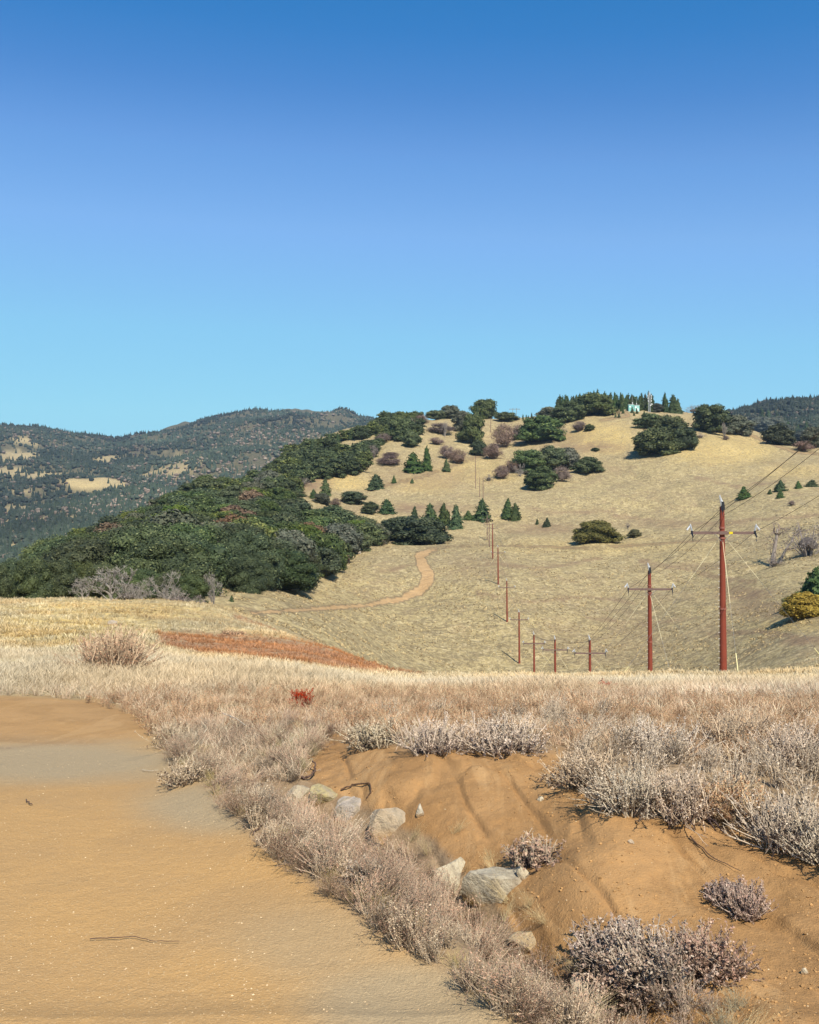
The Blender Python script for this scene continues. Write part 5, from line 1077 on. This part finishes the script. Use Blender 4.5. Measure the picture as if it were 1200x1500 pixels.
def field():
    r_ = np.random.default_rng(31); n = 120000
    Y = np.exp(r_.uniform(math.log(6.5), math.log(125), n)); u = r_.uniform(-420, 1750, n); X = (u - 600) / F * Y; Z = ground(X, Y); m1, m2, px, py = masks(X, Y, Z)
    free = (m1[:, 0] < .3) & (m1[:, 1] < .3); keep = free & (py > 868) & (r_.random(n) < np.where(Y < 12, .5, 1) * (.55 + .45 * (fbm(X / 3, Y / 3, 88, 3) > -.1)))
    X, Y, Z, m1, m2, u, py = X[keep], Y[keep], Z[keep], m1[keep], m2[keep], u[keep], py[keep]; n = len(X); print('tufts', n)
    pat = fbm(X / 5, Y / 9, 90, 3); pat2 = fbm(X / 1.3, Y / 1.6, 98, 3); base = np.ones((n, 3)) * (1 + pat[:, None] * .3 + pat2[:, None] * .3) * r_.uniform(.8, 1.2, (n, 1)); base *= 1 + np.array([.02, -.04, -.12]) * np.clip(fbm(X / 4, Y / 4, 99, 2)[:, None] * 3, -1, 1)
    ye = np.maximum(m2[:, 0] * (1 - m1[:, 2]), 0)[:, None] * r_.random((n, 1)); base = base * (1 - ye) + base * [1.0, .95, .72] * ye
    rd = m1[:, 2:3]; base = base * (1 - rd) + base * [.66, .47, .47] * rd * r_.uniform(.75, 1.25, (n, 1))
    pk = (sstep(1000, 1030, py) * .8 * (r_.random(n) < .7))[:, None]; base = base * (1 - pk) + base * [.86, .66, .60] * pk
    S = r_.uniform(.55, 1.1, n) * np.clip(.7 + Y / 90, .7, 1.5) * np.where(m1[:, 2] > .3, .75, 1) * np.interp(Y, [7, 16], [.5, 1.]) * (1 + .6 * fbm(X / 2.2, Y / 2.2, 101, 2))
    for nm, sel, pr, lab in (('field_grass', Y < 26, TU, 'pale straw coloured grass of the near field'), ('meadow_grass', (Y >= 26) & (m1[:, 2] < .5), TF, 'tall yellow grass on the field towards the woods'), ('red_weeds', (Y >= 26) & (m1[:, 2] >= .5), TF, 'rust red dry weeds in a long patch across the field')):
        o = merge(nm, pr, X[sel], Y[sel], Z[sel], S[sel], r_, M_GRASS, tint=base[sel]); tag(o, lab, 'grass' if 'red' not in nm else 'weeds', kind='stuff')
field()
def tussocks():
    r_ = np.random.default_rng(41); n = 30000; Y = np.exp(r_.uniform(math.log(105), math.log(430), n)); u = r_.uniform(340, 1290, n); X = (u - 600) / F * Y; Z = ground(X, Y); m1, m2, px, py = masks(X, Y, Z)
    k = (m1[:, 3] < .05) & (py < 1000) & (fbm(X / 9, Y / 9, 96, 3) + .35 * fbm(X / 40, Y / 40, 97, 2) > .02) & (r_.random(n) < .75); X, Y, Z = X[k], Y[k], Z[k]; n = len(X); print('tussocks', n)
    t = r_.random((n, 1)); tint = np.where(t < .6, .52, 1.25) * r_.uniform(.85, 1.1, (n, 1)) * np.array([1, .97, .88]); pr = [tuft(60 + i, 7, .34, .055, .95) for i in range(4)]  # dark tint on most tufts is painted in for tussock shadows
    tag(merge('tussock_grass', pr, X, Y, Z, r_.uniform(.5, 1.25, n) * np.interp(Y, [100, 400], [.8, 1.5]), r_, M_GRASS, tint=tint), 'clumpy dry tussocks mottling the far side of the valley', 'grass', kind='stuff')
tussocks()

# ------------------------------------------------------------ shrubs one can tell apart in the foreground
def fore(kind, seed, px, py, wpx, hpx, lab, stems=90, leaves=26, y0=3.1, cat='shrub', name='shrub', out=1., leaf=.013, thick=.003, parts_=True, Y=None, roots=0):
    if Y is None: X, Y, Z = at(px, py, y0, 60)
    else: X = (px - 600) / F * Y; Z = float(ground(np.array([X]), np.array([Y]))[0])
    s = Y / F; h = hpx * s * .76; w_ = wpx * s; mb = brush(seed, kind, stems, leaves, h, w_, 4, leaf, thick, out, 2); V = np.concatenate(mb.V); ex = np.percentile(np.abs(V[:, 0]), 97) * 2 + 1e-6; f = w_ / ex
    mb.V = [v * [f, min(f, 1.6) , 1] for v in mb.V]
    if roots:
        r_ = np.random.default_rng(seed)
        for i in range(roots):
            a = r_.uniform(-2.6, -.5); L = w_ * r_.uniform(.2, .5); pts = [np.array([r_.uniform(-.3, .3) * w_, 0, .03])]
            for k in range(5):
                q = pts[-1] + np.array([math.cos(a), math.sin(a) * .7, 0]) * L / 5 + r_.normal(size=3) * L * .06; q[2] = float(ground(np.array([X + q[0]]), np.array([Y + q[1]]))[0]) - Z + .012 + .03 * math.sin(k); pts.append(q)
            tube(mb, pts, np.linspace(.007, .002, 6), (.07, .05, .045), 4, cap=False)
    o = mb.build(name, M_BRUSH); o.location = (X, Y, Z); tag(o, lab, cat, 'brush clumps along the bank edge' if roots else None); return o
fore('pink', 201, 166, 986, 100, 76, 'rounded grey leafless bush standing alone in the pale grass at left', 300, 26, 10, leaf=.024, thick=.011, out=1.2)
fore('red', 202, 441, 1036, 32, 34, 'small bright red bush in the pale grass', 90, 30, 8, leaf=.018, thick=.004, out=1.4)
fore('red', 203, 893, 1012, 30, 18, 'faint red low weed patch in the grass right of the pole feet', 50, 20, 10, leaf=.03, thick=.006, out=1.5)
fore('pink', 204, 342, 914, 34, 10, 'low grey brown weed patch at the upper end of the red strip', 60, 16, 30, leaf=.08, thick=.02, out=1.5)
for i, (px, py, wp, hp, lab, kd) in enumerate((
    (556, 1092, 90, 42, 'grey clump with dark roots trailing left over the bank top, leftmost of the bank edge', 'sage'), (640, 1104, 110, 66, 'spiky silver clump on the bank edge right of the one with trailing roots', 'sage'),
    (740, 1098, 120, 60, 'low silver clump on the bank edge, middle of the top edge', 'sage'), (856, 1150, 110, 64, 'grey clump at the corner where the bank edge turns down', 'sage'),
    (925, 1190, 110, 84, 'pale tangled clump over the blackest shadow on the bank edge', 'sage'), (1000, 1198, 120, 90, 'tall silver clump hanging over the middle right of the bank', 'sage'),
    (1082, 1196, 100, 70, 'reddish grey clump on the bank edge before the right end', 'pink'), (1150, 1238, 130, 96, 'large dark based silver clump at the right end of the bank edge', 'sage'), (1215, 1262, 110, 90, 'silver clump cut by the right edge of the photo', 'sage'),
    (1090, 1098, 150, 84, 'tall pale branching brush behind the bank clumps at the right', 'sage'), (960, 1110, 130, 70, 'lilac grey brush behind the middle of the bank clumps', 'sage'), (1170, 1120, 120, 84, 'pale feathery brush at the right edge behind the silver clumps', 'sage'))):
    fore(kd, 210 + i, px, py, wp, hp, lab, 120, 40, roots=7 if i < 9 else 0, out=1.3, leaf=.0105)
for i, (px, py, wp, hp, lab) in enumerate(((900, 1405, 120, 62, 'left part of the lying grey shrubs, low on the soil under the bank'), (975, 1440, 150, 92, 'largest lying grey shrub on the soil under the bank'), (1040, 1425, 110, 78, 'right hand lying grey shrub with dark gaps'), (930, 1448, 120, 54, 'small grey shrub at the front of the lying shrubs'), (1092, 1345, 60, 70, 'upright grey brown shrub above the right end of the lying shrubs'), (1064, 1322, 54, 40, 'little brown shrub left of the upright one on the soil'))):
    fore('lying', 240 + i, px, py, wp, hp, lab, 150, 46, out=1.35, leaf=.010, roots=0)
fore('pink', 260, 782, 1268, 84, 54, 'small purplish shrub alone on the bank just right of the ditch rocks', 70, 24, out=1.2, roots=4)
fore('sage', 261, 250, 1095, 60, 50, 'pale grey clump at the upper corner of the road verge', 80, 24, out=1.3)
fore('sage', 262, 275, 1146, 70, 46, 'pale spiky clump reaching into the grey part of the road', 80, 24, out=1.4)
fore('sage', 263, 530, 1296, 60, 46, 'whitish clump in the verge where the grey roadside turns orange', 70, 24, out=1.1)
def stick(name, pts, rad, lab, cat, col=(.09, .055, .04), z0=.012, y0=3.1, lift=None):
    P = []; X0 = None
    for i, (px, py) in enumerate(pts):
        X, Y, Z = at(px, py, y0, 30); P.append((X, Y, Z + z0 + (lift[i] if lift else 0)))
    P = np.array(P); t = np.linspace(0, len(P) - 1, len(P) * 4); i = np.minimum(t.astype(int), len(P) - 2); f = (t - i)[:, None]; Q = P[i] * (1 - f) + P[i + 1] * f
    o0 = Q[0].copy(); mb = MB(); tube(mb, Q - o0 + np.random.default_rng(len(pts)).normal(0, rad * .5, Q.shape), np.linspace(rad, rad * .5, len(Q)), col, 6); o = mb.build(name, M_WOOD); o.location = o0; tag(o, lab, cat)
stick('dead_root', [(441, 1142), (447, 1144), (454, 1144), (460, 1140), (462, 1134), (459, 1128)], .009, 'curved dark dead root sticking out of the soil at the top of the ditch', 'root', lift=[0, .004, .012, .022, .035, .05])
stick('twig', [(132, 1380), (170, 1378), (196, 1377), (222, 1383), (262, 1385)], .002, 'long thin brown twig lying on the orange road', 'twig')
stick('twig', [(38, 1174), (44, 1181), (48, 1182)], .004, 'tiny dark forked twig alone on the road at left', 'twig')
stick('twig', [(370, 1225), (384, 1212), (398, 1204)], .005, 'dark bent stick at the road edge among the verge brush', 'twig')
stick('dead_root', [(500, 1160), (520, 1153), (542, 1150), (545, 1162), (536, 1176)], .006, 'thin branching root exposed on the face of the bank', 'root', (.10, .055, .03))
stick('twig', [(208, 1130), (222, 1132), (232, 1131)], .003, 'pale thin straw on the grey part of the road', 'twig', (.5, .42, .3))
stick('twig', [(1010, 1230), (1045, 1262), (1085, 1280)], .003, 'thin dark runner creeping over the bank below the tall silver clump', 'twig')
stick('twig', [(325, 1062), (345, 1072), (360, 1084)], .006, 'pale bare stick leaning in the reddish brush', 'twig', (.5, .43, .33), .12, 6.)

# ------------------------------------------------------------ grit and pebbles on road and bank
def pebbles():
    r_ = np.random.default_rng(8); n = 11000; Y = np.exp(r_.uniform(math.log(2.9), math.log(9.5), n)); u = r_.uniform(-60, 1260, n); X = (u - 600) / F * Y; Z = ground(X, Y); m1, m2, px, py = masks(X, Y, Z)
    ok = ((m1[:, 1] > .4) & (r_.random(n) < .35 + .65 * (fbm(X / .5, Y / .5, 34, 3) > .05))) | ((m1[:, 0] > .4) & (r_.random(n) < .10)); X, Y, Z = X[ok], Y[ok], Z[ok]; n = len(X)
    s = .0016 + .0035 * r_.random(n) ** 5 + (r_.random(n) < .006) * .004; V = np.array([[1, 0, 0], [0, 1, 0], [-1, 0, 0], [0, -1, 0], [0, 0, .8], [0, 0, -.5]]); Fc = np.array([[0, 1, 4], [1, 2, 4], [2, 3, 4], [3, 0, 4]])
    VV = V[None] * s[:, None, None] * r_.uniform(.6, 1.2, (n, 1, 3)); a = r_.uniform(0, 6.28, n)[:, None]; x = VV[..., 0] * np.cos(a) - VV[..., 1] * np.sin(a); y = VV[..., 0] * np.sin(a) + VV[..., 1] * np.cos(a)
    P = np.stack([x + X[:, None], y + Y[:, None], VV[..., 2] + Z[:, None] + .0005], -1).reshape(-1, 3); q = r_.random((n, 1)); c = np.array([.62, .48, .28]) * q + np.array([.40, .26, .13]) * (1 - q)
    mb = MB(); mb.add(P, (Fc[None] + (np.arange(n) * 6)[:, None, None]).reshape(-1, 3), np.repeat(c, 6, axis=0)); tag(mb.build('road_grit', M_GRASS), 'pale grit and small stones scattered over road and bank', 'gravel', kind='stuff')
pebbles()
def clods():
    r_ = np.random.default_rng(18); n = 30000; Y = np.exp(r_.uniform(math.log(2.9), math.log(8), n)); u = r_.uniform(420, 1260, n); X = (u - 600) / F * Y; Z = ground(X, Y); m1, m2, px, py = masks(X, Y, Z)
    ok = (m1[:, 0] > .25) & (r_.random(n) < .25 + .75 * (fbm(X / .3, Y / .3, 33, 3) > .12)); X, Y, Z = X[ok], Y[ok], Z[ok]; n = len(X); s = .0016 + .0065 * r_.random(n) ** 9
    V, Fc = ICO[1]; VV = V[None] * s[:, None, None] * r_.uniform(.55, 1.25, (n, len(V), 1)) * [1.1, 1, .8]; P = (VV + np.stack([X, Y, Z + s * .2], -1)[:, None]).reshape(-1, 3)
    c = np.array([.36, .21, .09]) * r_.uniform(.6, 1.2, (n, 1)); mb = MB(); mb.add(P, (Fc[None] + (np.arange(n) * len(V))[:, None, None]).reshape(-1, 3), np.repeat(c, len(V), axis=0)); print('clods', n)
    tag(mb.build('soil_clods', M_GRASS), 'crumbs and clods of orange soil on the cut bank', 'soil', kind='stuff')
clods()

# ------------------------------------------------------------ air
def haze():
    me = bpy.data.meshes.new('haze'); x0, x1, y0, y1, z0, z1 = -12600, 12600, -12600, 12600, -1200, 900
    zs = [v for v in (min(v.co.z for v in bpy.data.objects[k].data.vertices) for k in ('mountains', 'hillside', 'ground'))]; z0 = min(zs) - 1.0; z1 = max(max(v.co.z for v in bpy.data.objects['mountains'].data.vertices) + 20, 60)
    V = [(x, y, z) for x in (x0, x1) for y in (y0, y1) for z in (z0, z1)]; me.from_pydata(V, [], [(0, 1, 3, 2), (4, 6, 7, 5), (0, 4, 5, 1), (2, 3, 7, 6), (0, 2, 6, 4), (1, 5, 7, 3)]); me.update()
    m = bpy.data.materials.new('haze_air'); m.use_nodes = True; n = m.node_tree; n.nodes.clear(); out = n.nodes.new('ShaderNodeOutputMaterial'); v = n.nodes.new('ShaderNodeVolumePrincipled')
    v.inputs['Color'].default_value = (.50, .72, 1., 1); v.inputs['Density'].default_value = 4e-5; v.inputs['Anisotropy'].default_value = .0; n.links.new(v.outputs[0], out.inputs['Volume']); me.materials.append(m)
    o = bpy.data.objects.new('haze', me); COL.objects.link(o); tag(o, 'thin bluish air haze over the whole valley', 'haze', kind='stuff')
haze()
